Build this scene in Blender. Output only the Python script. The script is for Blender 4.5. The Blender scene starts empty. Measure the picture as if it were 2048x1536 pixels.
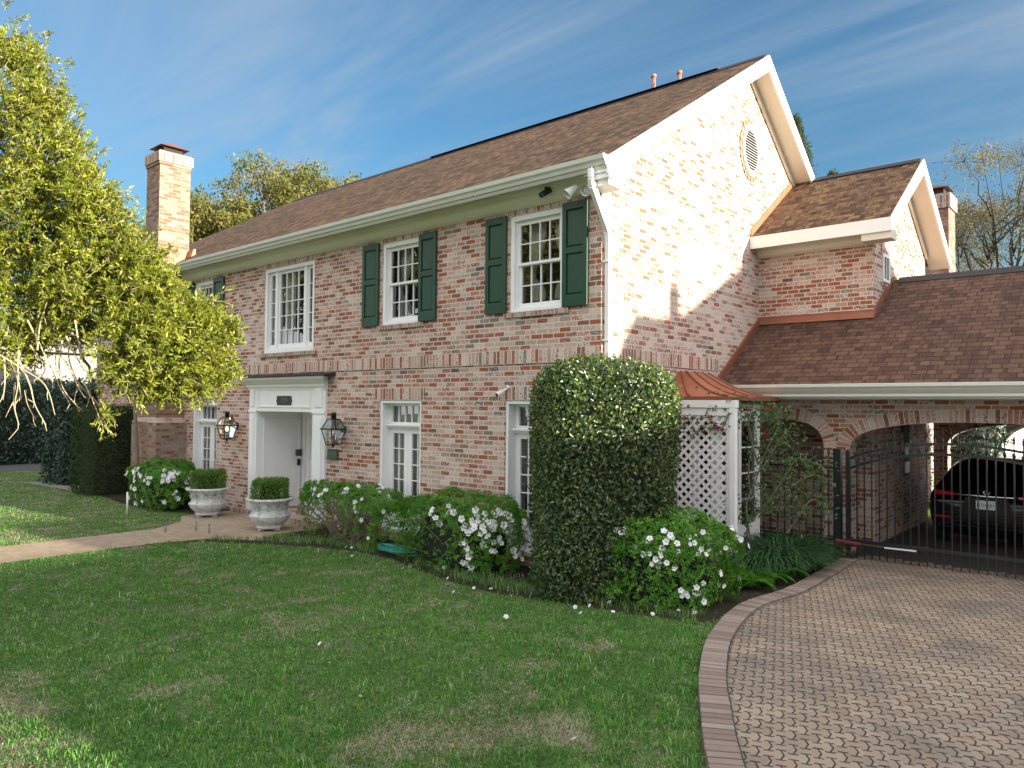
import bpy, math, random
import numpy as np
from mathutils import Vector, Matrix
random.seed(7); RG = np.random.default_rng(11)
SC = bpy.context.scene; COL = SC.collection
R = math.radians
# ------------------------------------------------------------------ camera survey (how the photo was taken)
FPX = 1499.62; CAM = np.array([0., 0., 2.5])
def _rot(y, p, r):
    f = np.array([-np.sin(y)*np.cos(p), np.cos(y)*np.cos(p), np.sin(p)]); rt = np.array([np.cos(y), np.sin(y), 0]); up = np.cross(rt, f)
    return np.array([rt*np.cos(r)+up*np.sin(r), -(-rt*np.sin(r)+up*np.cos(r)), f])
MR = _rot(0.717052588, 0.029231243, 0.0087822920)
def ray(x, y): return MR.T @ np.array([(x-1024)/FPX, (y-768)/FPX, 1.0])
def onY(x, y, Y): d = ray(x, y); return CAM+d*(Y/d[1])
def onX(x, y, X): d = ray(x, y); return CAM+d*(X/d[0])
def onZ(x, y, z=0.): d = ray(x, y); return CAM+d*((z-2.5)/d[2])
def atD(x, y, dep): return CAM+ray(x, y)*dep
cd = bpy.data.cameras.new('camera'); co = bpy.data.objects.new('camera', cd); COL.objects.link(co)
mw = Matrix(((MR[0][0], -MR[1][0], -MR[2][0], 0), (MR[0][1], -MR[1][1], -MR[2][1], 0), (MR[0][2], -MR[1][2], -MR[2][2], 2.5), (0, 0, 0, 1)))
co.matrix_world = mw; cd.sensor_width = 36; cd.lens = 36*FPX/2048; cd.clip_end = 2000; cd.clip_start = .05; SC.camera = co
# ------------------------------------------------------------------ node helpers
def newmat(name):
    m = bpy.data.materials.new(name); m.use_nodes = True; nt = m.node_tree; nt.nodes.clear(); return m, nt
def nd(nt, t, ins=None, **kw):
    n = nt.nodes.new(t)
    for k, v in kw.items(): setattr(n, k, v)
    for k, v in (ins or {}).items():
        s = n.inputs[k]
        if isinstance(v, bpy.types.NodeSocket): nt.links.new(v, s)
        elif isinstance(v, bpy.types.Node): nt.links.new(v.outputs[0], s)
        else: s.default_value = v
    return n
def C4(c): return (c[0], c[1], c[2], 1)
def ramp(nt, fac, stops, interp='LINEAR'):
    n = nd(nt, 'ShaderNodeValToRGB', {'Fac': fac}); cr = n.color_ramp; cr.interpolation = interp
    while len(cr.elements) < len(stops): cr.elements.new(.5)
    for e, (p, c) in zip(cr.elements, stops):
        e.position = p; e.color = C4(c) if hasattr(c, '__len__') else (c, c, c, 1)
    return n
def mix(nt, f, a, b, bt='MIX'):
    n = nd(nt, 'ShaderNodeMix', data_type='RGBA', blend_type=bt)
    for s, v in ((n.inputs[0], f), (n.inputs[6], a), (n.inputs[7], b)):
        if isinstance(v, bpy.types.NodeSocket): nt.links.new(v, s)
        elif isinstance(v, bpy.types.Node): nt.links.new(v.outputs[0], s)
        else: s.default_value = v if not hasattr(v, '__len__') else C4(v)
    return n.outputs[2]
def mth(nt, op, a, b=None, c=None, clamp=False):
    n = nt.nodes.new('ShaderNodeMath'); n.operation = op; n.use_clamp = clamp
    for i, v in enumerate((a, b, c)):
        if v is None: continue
        if isinstance(v, bpy.types.NodeSocket): nt.links.new(v, n.inputs[i])
        elif isinstance(v, bpy.types.Node): nt.links.new(v.outputs[0], n.inputs[i])
        else: n.inputs[i].default_value = v
    return n.outputs[0]
def noise(nt, vec, scale, detail=3, rough=.55, dist=0):
    n = nd(nt, 'ShaderNodeTexNoise', {'Scale': scale, 'Detail': detail, 'Roughness': rough, 'Distortion': dist})
    if vec is not None: nt.links.new(vec, n.inputs['Vector'])
    return n.outputs['Fac']
def finish(nt, col, rough=.8, bump=None, bs=.3, bd=.01, spec=.5, metal=0, extra=None):
    p = nd(nt, 'ShaderNodeBsdfPrincipled', {'Roughness': rough, 'Metallic': metal, 'Specular IOR Level': spec})
    if isinstance(col, (bpy.types.NodeSocket, bpy.types.Node)): nt.links.new(col if isinstance(col, bpy.types.NodeSocket) else col.outputs[0], p.inputs['Base Color'])
    else: p.inputs['Base Color'].default_value = C4(col)
    for k, v in (extra or {}).items(): p.inputs[k].default_value = v
    if bump is not None:
        b = nd(nt, 'ShaderNodeBump', {'Strength': bs, 'Distance': bd, 'Height': bump}); nt.links.new(b.outputs[0], p.inputs['Normal'])
    o = nd(nt, 'ShaderNodeOutputMaterial', {'Surface': p.outputs[0]}); return p
def objco(nt): return nd(nt, 'ShaderNodeTexCoord').outputs['Object']
def uvco(nt): return nd(nt, 'ShaderNodeUVMap', uv_map='UVMap').outputs[0]
def plain(name, col, rough=.6, var=.06, sc=6, metal=0, spec=.5, bump=0, extra=None):
    m, nt = newmat(name); v = objco(nt); f = noise(nt, v, sc, 4)
    c = mix(nt, f, [x*(1-var) for x in col], [min(1, x*(1+var)) for x in col])
    finish(nt, c, rough, noise(nt, v, sc*8, 3) if bump else None, bump, .004, spec, metal, extra); return m
BL, BH = .224, .0805                       # brick length and course, measured on the facade
def brickmat(name, stack=False, white=.30, lw=BL, lh=BH, mort=(.56, .52, .48), msz=.0085, dull=0, dc=(.2, .17, .15)):
    m, nt = newmat(name); uv = uvco(nt)
    wob = nd(nt, 'ShaderNodeTexNoise', {'Vector': uv, 'Scale': 14, 'Detail': 2})
    w2 = nd(nt, 'ShaderNodeVectorMath', {0: wob.outputs['Color'], 1: (.5, .5, .5)}, operation='SUBTRACT')
    w3 = nd(nt, 'ShaderNodeVectorMath', {0: w2.outputs[0], 'Scale': .012}, operation='SCALE')
    v = nd(nt, 'ShaderNodeVectorMath', {0: uv, 1: w3.outputs[0]}, operation='ADD').outputs[0]
    def br(off):
        vv = nd(nt, 'ShaderNodeVectorMath', {0: v, 1: off}, operation='ADD').outputs[0]
        return nd(nt, 'ShaderNodeTexBrick', {'Vector': vv, 'Color1': (0, 0, 0, 1), 'Color2': (1, 1, 1, 1), 'Mortar': (.5, .5, .5, 1), 'Scale': 1., 'Mortar Size': msz, 'Mortar Smooth': .15, 'Bias': 0., 'Brick Width': lw, 'Row Height': lh}, offset=0 if stack else .5, offset_frequency=2, squash=1.)
    b1 = br((100*lw, 100*lh, 0)); b2 = br((60*lw, 240*lh, 0))
    cs = [(0, (.50, .37, .31)), (.17, (.34, .105, .052)), (.33, (.30, .135, .085)), (.46, (.44, .21, .14)), (.57, (.23, .10, .065)), (.66, (.42, .31, .22)), (.76, (.21, .195, .155)), (.805, (.11, .09, .08)), (.822, (.52, .40, .34)), (.91, (.30, .095, .045))]
    base = ramp(nt, b1.outputs[0], cs, 'CONSTANT').outputs[0]
    n1 = noise(nt, uv, 26, 5, .65); n2 = noise(nt, uv, 90, 3, .6); n3 = noise(nt, uv, .55, 3, .5)
    base = mix(nt, mth(nt, 'MULTIPLY', n2, .5), base, [.12, .07, .05])
    th = mth(nt, 'ADD', mth(nt, 'MULTIPLY', b2.outputs[0], .34), .40 - .16*white)
    th = mth(nt, 'SUBTRACT', th, mth(nt, 'MULTIPLY', mth(nt, 'SUBTRACT', n3, .5), .35))
    ww = mth(nt, 'MULTIPLY', mth(nt, 'SUBTRACT', n1, th), 7, clamp=True)
    base = mix(nt, mth(nt, 'MULTIPLY', ww, .80), base, [.58, .485, .42])
    mo = mix(nt, noise(nt, uv, 40, 4), [x*.82 for x in mort], [min(1, x*1.12) for x in mort])
    c = mix(nt, b1.outputs['Fac'], base, mo)
    if dull: c = mix(nt, dull, c, list(dc))
    h = mth(nt, 'ADD', mth(nt, 'MULTIPLY', b1.outputs['Fac'], -1.), mth(nt, 'MULTIPLY', n1, .5))
    finish(nt, c, .88, h, .55, .006, .25); return m
def shingle(name, lo, mi, hi, dark, seed=0):
    m, nt = newmat(name); uv = uvco(nt)
    def br(w, h, off, ms):
        vv = nd(nt, 'ShaderNodeVectorMath', {0: uv, 1: off}, operation='ADD').outputs[0]
        return nd(nt, 'ShaderNodeTexBrick', {'Vector': vv, 'Color1': (0, 0, 0, 1), 'Color2': (1, 1, 1, 1), 'Mortar': (0, 0, 0, 1), 'Scale': 1., 'Mortar Size': ms, 'Mortar Smooth': .4, 'Bias': 0., 'Brick Width': w, 'Row Height': h}, offset=.37, offset_frequency=2)
    a = br(.21, .135, (40+seed, 27*.135, 0), .007); b = br(.125, .135, (17.3+seed, 27*.135, 0), .004)
    f = mth(nt, 'ADD', mth(nt, 'MULTIPLY', a.outputs[0], .62), mth(nt, 'MULTIPLY', b.outputs[0], .38))
    c = ramp(nt, f, [(0, lo), (.35, mi), (.62, hi), (.8, mi), (1, dark)]).outputs[0]
    c = mix(nt, mth(nt, 'MULTIPLY', noise(nt, uv, 320, 2), .6), c, dark)
    c = mix(nt, mth(nt, 'MULTIPLY', mth(nt, 'SUBTRACT', noise(nt, uv, .8, 4), .42), 1.1, clamp=True), c, dark)
    c = mix(nt, mth(nt, 'MULTIPLY', a.outputs['Fac'], .75), c, [x*.35 for x in dark])
    sx = nd(nt, 'ShaderNodeSeparateXYZ', {0: uv}); fr = mth(nt, 'FRACT', mth(nt, 'DIVIDE', sx.outputs[1], .135))
    h = mth(nt, 'SUBTRACT', mth(nt, 'MULTIPLY', mth(nt, 'SUBTRACT', 1., fr), 1.2), mth(nt, 'MULTIPLY', a.outputs['Fac'], .5))
    finish(nt, c, .92, h, .8, .012, .2); return m
def leafmat(name, a, b, c, trans=.35, rough=.45, spec=.4, deep=None):
    m, nt = newmat(name); at = nd(nt, 'ShaderNodeAttribute', attribute_name='rnd').outputs['Fac']
    col = ramp(nt, at, [(0, a), (.5, b), (1, c)]).outputs[0]
    p = nd(nt, 'ShaderNodeBsdfPrincipled', {'Base Color': col, 'Roughness': rough, 'Specular IOR Level': spec})
    t = nd(nt, 'ShaderNodeBsdfTranslucent', {'Color': mix(nt, .5, col, [x*1.5 for x in c])})
    ms = nd(nt, 'ShaderNodeMixShader', {0: trans, 1: p.outputs[0], 2: t.outputs[0]})
    nd(nt, 'ShaderNodeOutputMaterial', {'Surface': ms.outputs[0]}); return m
def glassmat(name, tint=(.9, .95, .95), base=.08, k=1.0, rough=0.0):
    m, nt = newmat(name); fr = nd(nt, 'ShaderNodeFresnel', {'IOR': 1.5}); f = mth(nt, 'ADD', mth(nt, 'MULTIPLY', fr, k), base, clamp=True)
    wv = nd(nt, 'ShaderNodeBump', {'Strength': .04, 'Distance': .01, 'Height': noise(nt, objco(nt), 3.5, 1)})
    g = nd(nt, 'ShaderNodeBsdfGlossy', {'Roughness': rough, 'Color': (.9, .93, .95, 1), 'Normal': wv.outputs[0]}); t = nd(nt, 'ShaderNodeBsdfTransparent', {'Color': C4(tint)})
    s = nd(nt, 'ShaderNodeMixShader', {0: f, 1: t.outputs[0], 2: g.outputs[0]}); nd(nt, 'ShaderNodeOutputMaterial', {'Surface': s.outputs[0]}); return m
M = {}
M['brick'] = brickmat('reclaimed_brick'); M['chimbrick'] = brickmat('chimney_brick', False, .05, mort=(.36, .31, .26), dull=.55, dc=(.13, .085, .062)); M['brickg'] = brickmat('limewash_glare_brick', False, .85); M['soldier'] = brickmat('soldier_brick', True, .62); M['sill'] = brickmat('sill_brick', True, .3, dull=.35)  # gable brick: heavier limewash, whitened further with sun glare put into its colour
M['white'] = plain('white_paint', (.72, .74, .74), .45, .05, 5); M['cream'] = plain('cream_paint', (.66, .66, .53), .5, .06, 4)
M['gutter'] = plain('gutter_paint', (.60, .63, .58), .4, .08, 7); M['shut'] = plain('green_shutter_paint', (.006, .046, .022), .42, .12, 6)
M['roof'] = shingle('brown_shingle', (.045, .026, .016), (.125, .070, .038), (.25, .15, .082), (.022, .015, .011))
M['roof2'] = shingle('dark_brown_shingle', (.058, .034, .026), (.112, .062, .044), (.165, .098, .070), (.034, .022, .019), 5)
M['ridge'] = plain('ridge_cap', (.022, .02, .022), .7, .2); M['soffit'] = plain('soffit_paint', (.62, .58, .50), .6, .05)
M['copper'] = plain('copper_sheet', (.34, .125, .07), .55, .25, 3, .35, .5); M['copperdark'] = plain('weathered_copper', (.22, .085, .05), .5, .25, 3, .3)
M['glass'] = glassmat('window_glass', base=.10, k=1.3); M['lampglass'] = glassmat('lantern_glass', (.93, .97, .97), .03, .8)
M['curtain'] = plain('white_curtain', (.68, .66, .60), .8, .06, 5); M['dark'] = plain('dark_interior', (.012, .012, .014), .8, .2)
M['iron'] = plain('black_iron', (.008, .012, .014), .38, .3, 9); M['blackmetal'] = plain('lantern_metal', (.012, .014, .016), .45, .3, 9)
M['steel'] = plain('bare_steel', (.55, .56, .56), .35, .1, 9, .8); M['redpl'] = plain('maroon_plastic', (.10, .012, .014), .4, .1)
M['bark'] = plain('bark', (.16, .13, .10), .9, .35, 14, bump=.6); M['twig'] = plain('pale_twig', (.33, .26, .17), .85, .25, 12); M['barkdark'] = plain('dark_bark', (.045, .038, .03), .9, .3, 12)
M['carpaint'] = plain('black_car_paint', (.004, .004, .005), .22, .1, 3, 0, .35, extra={'Coat Weight': .3, 'Coat Roughness': .04}); M['chrome'] = plain('chrome', (.8, .82, .84), .12, .04, 9, 1.0)
M['redlight'] = plain('red_lens', (.45, .01, .012), .15, .1); M['carglass'] = plain('car_glass', (.006, .007, .008), .06, .1, 3, 0, .7); M['tyre'] = plain('tyre_rubber', (.015, .015, .016), .8, .2)
M['plate'] = plain('number_plate', (.62, .66, .70), .5, .04); M['ink'] = plain('plate_ink', (.02, .025, .06), .5, .1); M['greyink'] = plain('cast_numerals', (.11, .135, .12), .5, .1)
M['bronze'] = plain('dark_bronze', (.012, .02, .022), .5, .25); M['verdigris'] = plain('verdigris_bronze', (.03, .06, .03), .5, .3, 20)
M['hose'] = plain('teal_hose', (.02, .22, .17), .4, .15, 9); M['plastic'] = plain('white_plastic', (.72, .74, .74), .4, .03); M['greyblue'] = plain('grey_plastic', (.16, .20, .22), .5, .1)
M['petal'] = leafmat('white_petal', (.66, .64, .70), (.76, .75, .80), (.86, .86, .88), .25, .6, .2); M['rose'] = leafmat('red_petal', (.16, .005, .012), (.28, .008, .02), (.40, .015, .03), .2, .5)
M['pipe'] = plain('rusty_vent_pipe', (.30, .12, .075), .6, .2, 8); M['slab'] = plain('concrete', (.22, .215, .205), .9, .15, 5, bump=.2); M['siding'] = plain('white_siding', (.74, .73, .70), .7, .04)
M['oakleaf'] = leafmat('sunny_oak_leaf', (.07, .105, .010), (.155, .195, .016), (.32, .325, .040), .36, .42, .40)
M['hedgeleaf'] = leafmat('glossy_hedge_leaf', (.011, .036, .014), (.032, .078, .024), (.19, .23, .048), .30, .27, .65)
M['yewleaf'] = leafmat('dark_yew_leaf', (.016, .036, .012), (.036, .068, .018), (.075, .11, .028), .15, .6, .2)
M['hollyleaf'] = leafmat('dark_holly_leaf', (.012, .034, .022), (.024, .060, .036), (.05, .10, .06), .15, .35, .5)
M['azleaf'] = leafmat('azalea_leaf', (.030, .11, .010), (.075, .225, .017), (.16, .36, .035), .35, .5, .35)
M['boxleaf'] = leafmat('box_leaf', (.030, .085, .007), (.075, .17, .012), (.15, .28, .025), .3, .5, .3)
M['roseleaf'] = leafmat('rose_leaf', (.03, .085, .028), (.06, .14, .04), (.15, .20, .06), .3, .5, .3)
M['lirleaf'] = leafmat('liriope_leaf', (.016, .055, .020), (.032, .095, .032), (.07, .15, .06), .2, .4, .4)
M['fernleaf'] = leafmat('fern_leaf', (.03, .12, .008), (.06, .20, .014), (.12, .30, .03), .35, .6, .2)
M['bgleaf'] = leafmat('far_oak_leaf', (.055, .075, .018), (.12, .13, .025), (.24, .20, .075), .35, .6, .2)
M['barewood'] = leafmat('budding_tree_leaf', (.12, .09, .07), (.19, .15, .11), (.17, .17, .035), .3, .7, .1)
M['pineleaf'] = leafmat('pine_needle', (.02, .045, .02), (.045, .08, .03), (.09, .12, .05), .2, .6, .2)
M['urn'] = None; M['ringbrick'] = plain('red_ring_brick', (.24, .155, .10), .9, .45, 9); M['deadleaf'] = leafmat('dry_fallen_leaf', (.14, .07, .03), (.28, .17, .08), (.42, .34, .2), .1, .7, .1)
# weathered stone urn
m, nt = newmat('weathered_stone'); v = objco(nt); a = noise(nt, v, 9, 6, .65); g = nd(nt, 'ShaderNodeNewGeometry').outputs['Pointiness']
c = ramp(nt, a, [(.30, (.15, .17, .165)), (.46, (.44, .47, .46)), (.66, (.64, .66, .65))]).outputs[0]
finish(nt, c, .9, noise(nt, v, 60, 4), .5, .006, .2); M['urn'] = m
# flame
m, nt = newmat('gas_flame'); nd(nt, 'ShaderNodeOutputMaterial', {'Surface': nd(nt, 'ShaderNodeEmission', {'Color': (1, .42, .16, 1), 'Strength': 4.}).outputs[0]}); M['flame'] = m
# lawn ground
m, nt = newmat('lawn_ground'); v = objco(nt); f = noise(nt, v, 2.2, 5, .6); f2 = noise(nt, v, 45, 4, .7)
c = mix(nt, f2, [.04, .075, .02], [.11, .19, .045]); c = mix(nt, ramp(nt, f, [(.5, 0.), (.66, 1.)]).outputs[0], c, mix(nt, f2, [.10, .085, .055], [.28, .25, .19])); finish(nt, c, .95, f2, .6, .02, .1); M['lawn'] = m
m, nt = newmat('bed_soil'); v = objco(nt); f = noise(nt, v, 30, 6, .7); c = ramp(nt, f, [(.35, (.018, .014, .011)), (.55, (.05, .04, .03)), (.75, (.13, .10, .07))]).outputs[0]
c = mix(nt, ramp(nt, noise(nt, v, 3.1, 4), [(.48, 0.), (.62, .7)]).outputs[0], c, [.02, .04, .012]); finish(nt, c, .95, f, .8, .03, .1); M['soil'] = m
# grass blades
m, nt = newmat('grass_blade'); r = nd(nt, 'ShaderNodeAttribute', attribute_name='rnd').outputs['Fac']; d = nd(nt, 'ShaderNodeAttribute', attribute_name='dry').outputs['Fac']
gc = ramp(nt, r, [(0, (.050, .145, .030)), (.55, (.115, .30, .058)), (1, (.26, .46, .10))]).outputs[0]; dc = ramp(nt, r, [(0, (.24, .19, .12)), (.6, (.48, .43, .31)), (1, (.64, .60, .48))]).outputs[0]
col = mix(nt, d, gc, dc); p = nd(nt, 'ShaderNodeBsdfPrincipled', {'Base Color': col, 'Roughness': .5, 'Specular IOR Level': .3}); t = nd(nt, 'ShaderNodeBsdfTranslucent', {'Color': col})
nd(nt, 'ShaderNodeOutputMaterial', {'Surface': nd(nt, 'ShaderNodeMixShader', {0: .5, 1: p.outputs[0], 2: t.outputs[0]}).outputs[0]}); M['grass'] = m
# pavers
m, nt = newmat('driveway_paver'); v = objco(nt); r = nd(nt, 'ShaderNodeAttribute', attribute_name='rnd').outputs['Fac']
c = ramp(nt, r, [(0, (.23, .18, .13)), (.45, (.30, .24, .178)), (.8, (.34, .28, .215)), (1, (.28, .19, .14))]).outputs[0]
c = mix(nt, mth(nt, 'MULTIPLY', mth(nt, 'SUBTRACT', noise(nt, v, .9, 5, .6), .46), 4.5, clamp=True), c, [.15, .13, .115]); c = mix(nt, mth(nt, 'MULTIPLY', noise(nt, v, 220, 2), .45), c, [.16, .13, .10])
finish(nt, c, .85, noise(nt, v, 160, 3), .35, .004, .3); M['paver'] = m
M['joint'] = plain('dark_joint_sand', (.040, .037, .034), .95, .4, 20)
m, nt = newmat('kerb_brick'); v = objco(nt); r = nd(nt, 'ShaderNodeAttribute', attribute_name='rnd').outputs['Fac']
c = ramp(nt, r, [(0, (.20, .145, .12)), (.5, (.28, .21, .178)), (1, (.34, .275, .24))]).outputs[0]; c = mix(nt, mth(nt, 'MULTIPLY', noise(nt, v, 5, 5), .55), c, [.13, .12, .11]); finish(nt, c, .9, noise(nt, v, 120, 3), .4, .004, .2); M['kerb'] = m
M['pathbrick'] = brickmat('path_brick', False, .35, .21, .105, (.20, .165, .13), .007, .78, (.30, .245, .17)); M['porchbrick'] = brickmat('porch_brick', False, .6, .22, .075, (.30, .27, .24), .006, .25)
m, nt = newmat('asphalt'); v = objco(nt); f = noise(nt, v, 80, 4); finish(nt, mix(nt, f, [.05, .05, .052], [.13, .13, .135]), .9, f, .3, .01, .2); M['asphalt'] = m
SUN_E = 5.0; SKY_K = .47; SKY_T = [.66, 1.0, 1.15]; BACK_FILL = [4.85, 4.75, 4.85]; SKY_S = .12; EXPO = 1.84
# ------------------------------------------------------------------ geometry helpers
def setuv(me):
    uvl = me.uv_layers.new(name='UVMap'); Z = Vector((0, 0, 1))
    for p in me.polygons:
        n = p.normal
        if abs(n.z) > .985: t = Vector((1, 0, 0)); b = Vector((0, 1, 0))
        else: t = Z.cross(n).normalized(); b = n.cross(t)
        for li in p.loop_indices:
            c = me.vertices[me.loops[li].vertex_index].co; uvl.data[li].uv = (c.dot(t), c.dot(b))
class G:
    def __init__(s): s.v = []; s.f = []; s.m = []; s.uv = {}
    def poly(s, pts, m=0, uv=None):
        i = len(s.v); s.v += [tuple(p) for p in pts]; s.f.append(tuple(range(i, i+len(pts)))); s.m.append(m)
        if uv: s.uv[len(s.f)-1] = uv
        return s
    def box(s, x0, x1, y0, y1, z0, z1, m=0):
        i = len(s.v); s.v += [(x, y, z) for z in (z0, z1) for y in (y0, y1) for x in (x0, x1)]
        for q in ((0, 2, 3, 1), (4, 5, 7, 6), (0, 1, 5, 4), (2, 6, 7, 3), (0, 4, 6, 2), (1, 3, 7, 5)): s.f.append(tuple(i+k for k in q)); s.m.append(m)
        return s
    def obox(s, c, ax, ay, az, m=0):           # oriented box: centre and three half-axis vectors
        i = len(s.v); c = Vector(c); ax = Vector(ax); ay = Vector(ay); az = Vector(az)
        s.v += [tuple(c+ax*a+ay*b+az*d) for d in (-1, 1) for b in (-1, 1) for a in (-1, 1)]
        for q in ((0, 2, 3, 1), (4, 5, 7, 6), (0, 1, 5, 4), (2, 6, 7, 3), (0, 4, 6, 2), (1, 3, 7, 5)): s.f.append(tuple(i+k for k in q)); s.m.append(m)
        return s
    def bar(s, a, b, w, h=None, up=(0, 0, 1), m=0):
        a = Vector(a); b = Vector(b); d = (b-a); L = d.length; d.normalize(); u = Vector(up)
        if abs(d.dot(u)) > .99: u = Vector((0, 1, 0))
        sd = d.cross(u).normalized(); u = sd.cross(d); return s.obox((a+b)/2, d*L/2, sd*w/2, u*(h or w)/2, m)
    def prism(s, pts, vec, m=0, cap=True):     # polygon swept along a vector
        n = len(pts); i = len(s.v); v = Vector(vec); s.v += [tuple(p) for p in pts]+[tuple(Vector(p)+v) for p in pts]
        for k in range(n): s.f.append((i+k, i+(k+1) % n, i+n+(k+1) % n, i+n+k)); s.m.append(m)
        if cap: s.f.append(tuple(i+k for k in reversed(range(n)))); s.f.append(tuple(i+n+k for k in range(n))); s.m += [m, m]
        return s
    def tube(s, pts, r, n=6, m=0, cap=True):
        pts = [Vector(p) for p in pts]; rr = r if hasattr(r, '__len__') else [r]*len(pts); i0 = len(s.v); u = None
        for k, p in enumerate(pts):
            d = (pts[min(k+1, len(pts)-1)]-pts[max(k-1, 0)]).normalized()
            if u is None: u = d.orthogonal().normalized()
            else:
                u = u-d*u.dot(d); u = u.normalized() if u.length > 1e-5 else d.orthogonal().normalized()
            w = d.cross(u)
            for j in range(n): a = 2*math.pi*j/n; s.v.append(tuple(p+(u*math.cos(a)+w*math.sin(a))*rr[k]))
        for k in range(len(pts)-1):
            for j in range(n): s.f.append((i0+k*n+j, i0+k*n+(j+1) % n, i0+(k+1)*n+(j+1) % n, i0+(k+1)*n+j)); s.m.append(m)
        if cap: s.f.append(tuple(i0+j for j in reversed(range(n)))); s.f.append(tuple(i0+(len(pts)-1)*n+j for j in range(n))); s.m += [m, m]
        return s
    def lathe(s, prof, c=(0, 0, 0), n=32, m=0, wob=None):
        i0 = len(s.v); c = Vector(c)
        for k, (r, z) in enumerate(prof):
            for j in range(n):
                a = 2*math.pi*j/n; q = r*(1+(wob(k, j) if wob else 0)); s.v.append((c.x+q*math.cos(a), c.y+q*math.sin(a), c.z+z))
        for k in range(len(prof)-1):
            for j in range(n): s.f.append((i0+k*n+j, i0+k*n+(j+1) % n, i0+(k+1)*n+(j+1) % n, i0+(k+1)*n+j)); s.m.append(m)
        s.f.append(tuple(i0+j for j in reversed(range(n)))); s.f.append(tuple(i0+(len(prof)-1)*n+j for j in range(n))); s.m += [m, m]
        return s
    def build(s, name, mats, parent=None, smooth=False, bevel=0, uv=True, attr=None):
        me = bpy.data.meshes.new(name); off = Vector(parent.matrix_world.translation) if parent is not None else Vector()
        me.from_pydata(s.v, [], s.f)
        for mm in (mats if isinstance(mats, (list, tuple)) else [mats]): me.materials.append(M[mm] if isinstance(mm, str) else mm)
        if any(s.m): me.polygons.foreach_set('material_index', s.m)
        if smooth: me.polygons.foreach_set('use_smooth', [True]*len(s.f))
        me.update()
        if uv:
            setuv(me)
            for fi, uvs in s.uv.items():
                for li, q in zip(me.polygons[fi].loop_indices, uvs): me.uv_layers[0].data[li].uv = q
        if attr is not None:
            a = me.attributes.new('rnd', 'FLOAT', 'FACE'); a.data.foreach_set('value', attr)
        o = bpy.data.objects.new(name, me); COL.objects.link(o)
        if bevel:
            b = o.modifiers.new('bevel', 'BEVEL'); b.width = bevel; b.segments = 2; b.limit_method = 'ANGLE'; b.angle_limit = R(40)
        if parent is not None:
            me.transform(Matrix.Translation(-parent_origin(parent))); o.parent = parent
        return o
ORG = {}
def parent_origin(o):
    t = Vector()
    while o is not None: t += Vector(o.location); o = o.parent
    return t
def tag(o, label=None, cat=None, group=None, kind=None):
    if label: o['label'] = label
    if cat: o['category'] = cat
    if group: o['group'] = group
    if kind: o['kind'] = kind
    return o
def thing(name, loc, label, cat, group=None):
    o = bpy.data.objects.new(name, None); COL.objects.link(o); o.location = loc; o.empty_display_size = .2; return tag(o, label, cat, group)
def struct(o): o['kind'] = 'structure'; return o
def dup(o, parent=None):
    c = o.copy(); COL.objects.link(c)
    if parent is not None: c.parent = parent
    for ch in list(o.children): dup(ch, c)
    return c
def unit(a): return a/np.maximum(np.linalg.norm(a, axis=-1, keepdims=True), 1e-9)
def rdir(n): return unit(RG.normal(size=(n, 3)))
def mesh_np(name, V, F, mat, parent=None, rnd=None, dry=None, mi=None):
    me = bpy.data.meshes.new(name); nv = len(V); nf = len(F); k = F.shape[1]
    V = np.asarray(V, np.float32)
    if parent is not None: V = V-np.array(parent_origin(parent), np.float32)
    me.vertices.add(nv); me.vertices.foreach_set('co', V.ravel())
    me.loops.add(nf*k); me.loops.foreach_set('vertex_index', F.astype(np.int32).ravel())
    me.polygons.add(nf); me.polygons.foreach_set('loop_start', np.arange(0, nf*k, k, dtype=np.int32))
    for mm in (mat if isinstance(mat, (list, tuple)) else [mat]): me.materials.append(M[mm])
    if mi is not None: me.polygons.foreach_set('material_index', mi.astype(np.int32))
    for nm, a in (('rnd', rnd), ('dry', dry)):
        if a is not None: at = me.attributes.new(nm, 'FLOAT', 'POINT'); at.data.foreach_set('value', np.asarray(a, np.float32))
    me.update(calc_edges=True); o = bpy.data.objects.new(name, me); COL.objects.link(o)
    if parent is not None: o.parent = parent
    return o
def leaf_arrays(P, D, N, L, W, rnd, fold=.22):
    D = unit(D); S = unit(np.cross(D, N)); N = np.cross(S, D); L = np.asarray(L)[:, None]; W = np.asarray(W)[:, None]
    V = np.stack([P, P+D*L*.45+S*W*.5+N*W*fold, P+D*L-N*L*.12, P+D*L*.45-S*W*.5+N*W*fold], 1).reshape(-1, 3)
    i = np.arange(len(P))[:, None]*4; F = np.concatenate([i+[[0, 1, 2]], i+[[0, 2, 3]]], 1).reshape(-1, 3); return V, F, np.repeat(rnd, 4)
class Leaves:
    def __init__(s): s.V = []; s.F = []; s.R = []; s.n = 0; s.M = []
    def add(s, V, F, Rn, mi=0): s.V.append(V); s.F.append(F+s.n); s.R.append(Rn); s.n += len(V); s.M.append(np.full(len(F), mi))
    def leaves(s, P, D, N, L, W, rnd=None, fold=.22):
        s.add(*leaf_arrays(P, D, N, L, W, RG.random(len(P)) if rnd is None else rnd, fold))
    def tris(s, g, mi=1):                     # adds a G mesh fan-triangulated
        V = np.array(g.v); F = []
        for f in g.f:
            for k in range(1, len(f)-1): F.append((f[0], f[k], f[k+1]))
        s.add(V, np.array(F), np.zeros(len(V)), mi)
    def build(s, name, mats, parent=None):
        return mesh_np(name, np.concatenate(s.V), np.concatenate(s.F), mats, parent, np.concatenate(s.R), mi=np.concatenate(s.M) if isinstance(mats, (list, tuple)) else None)
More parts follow.
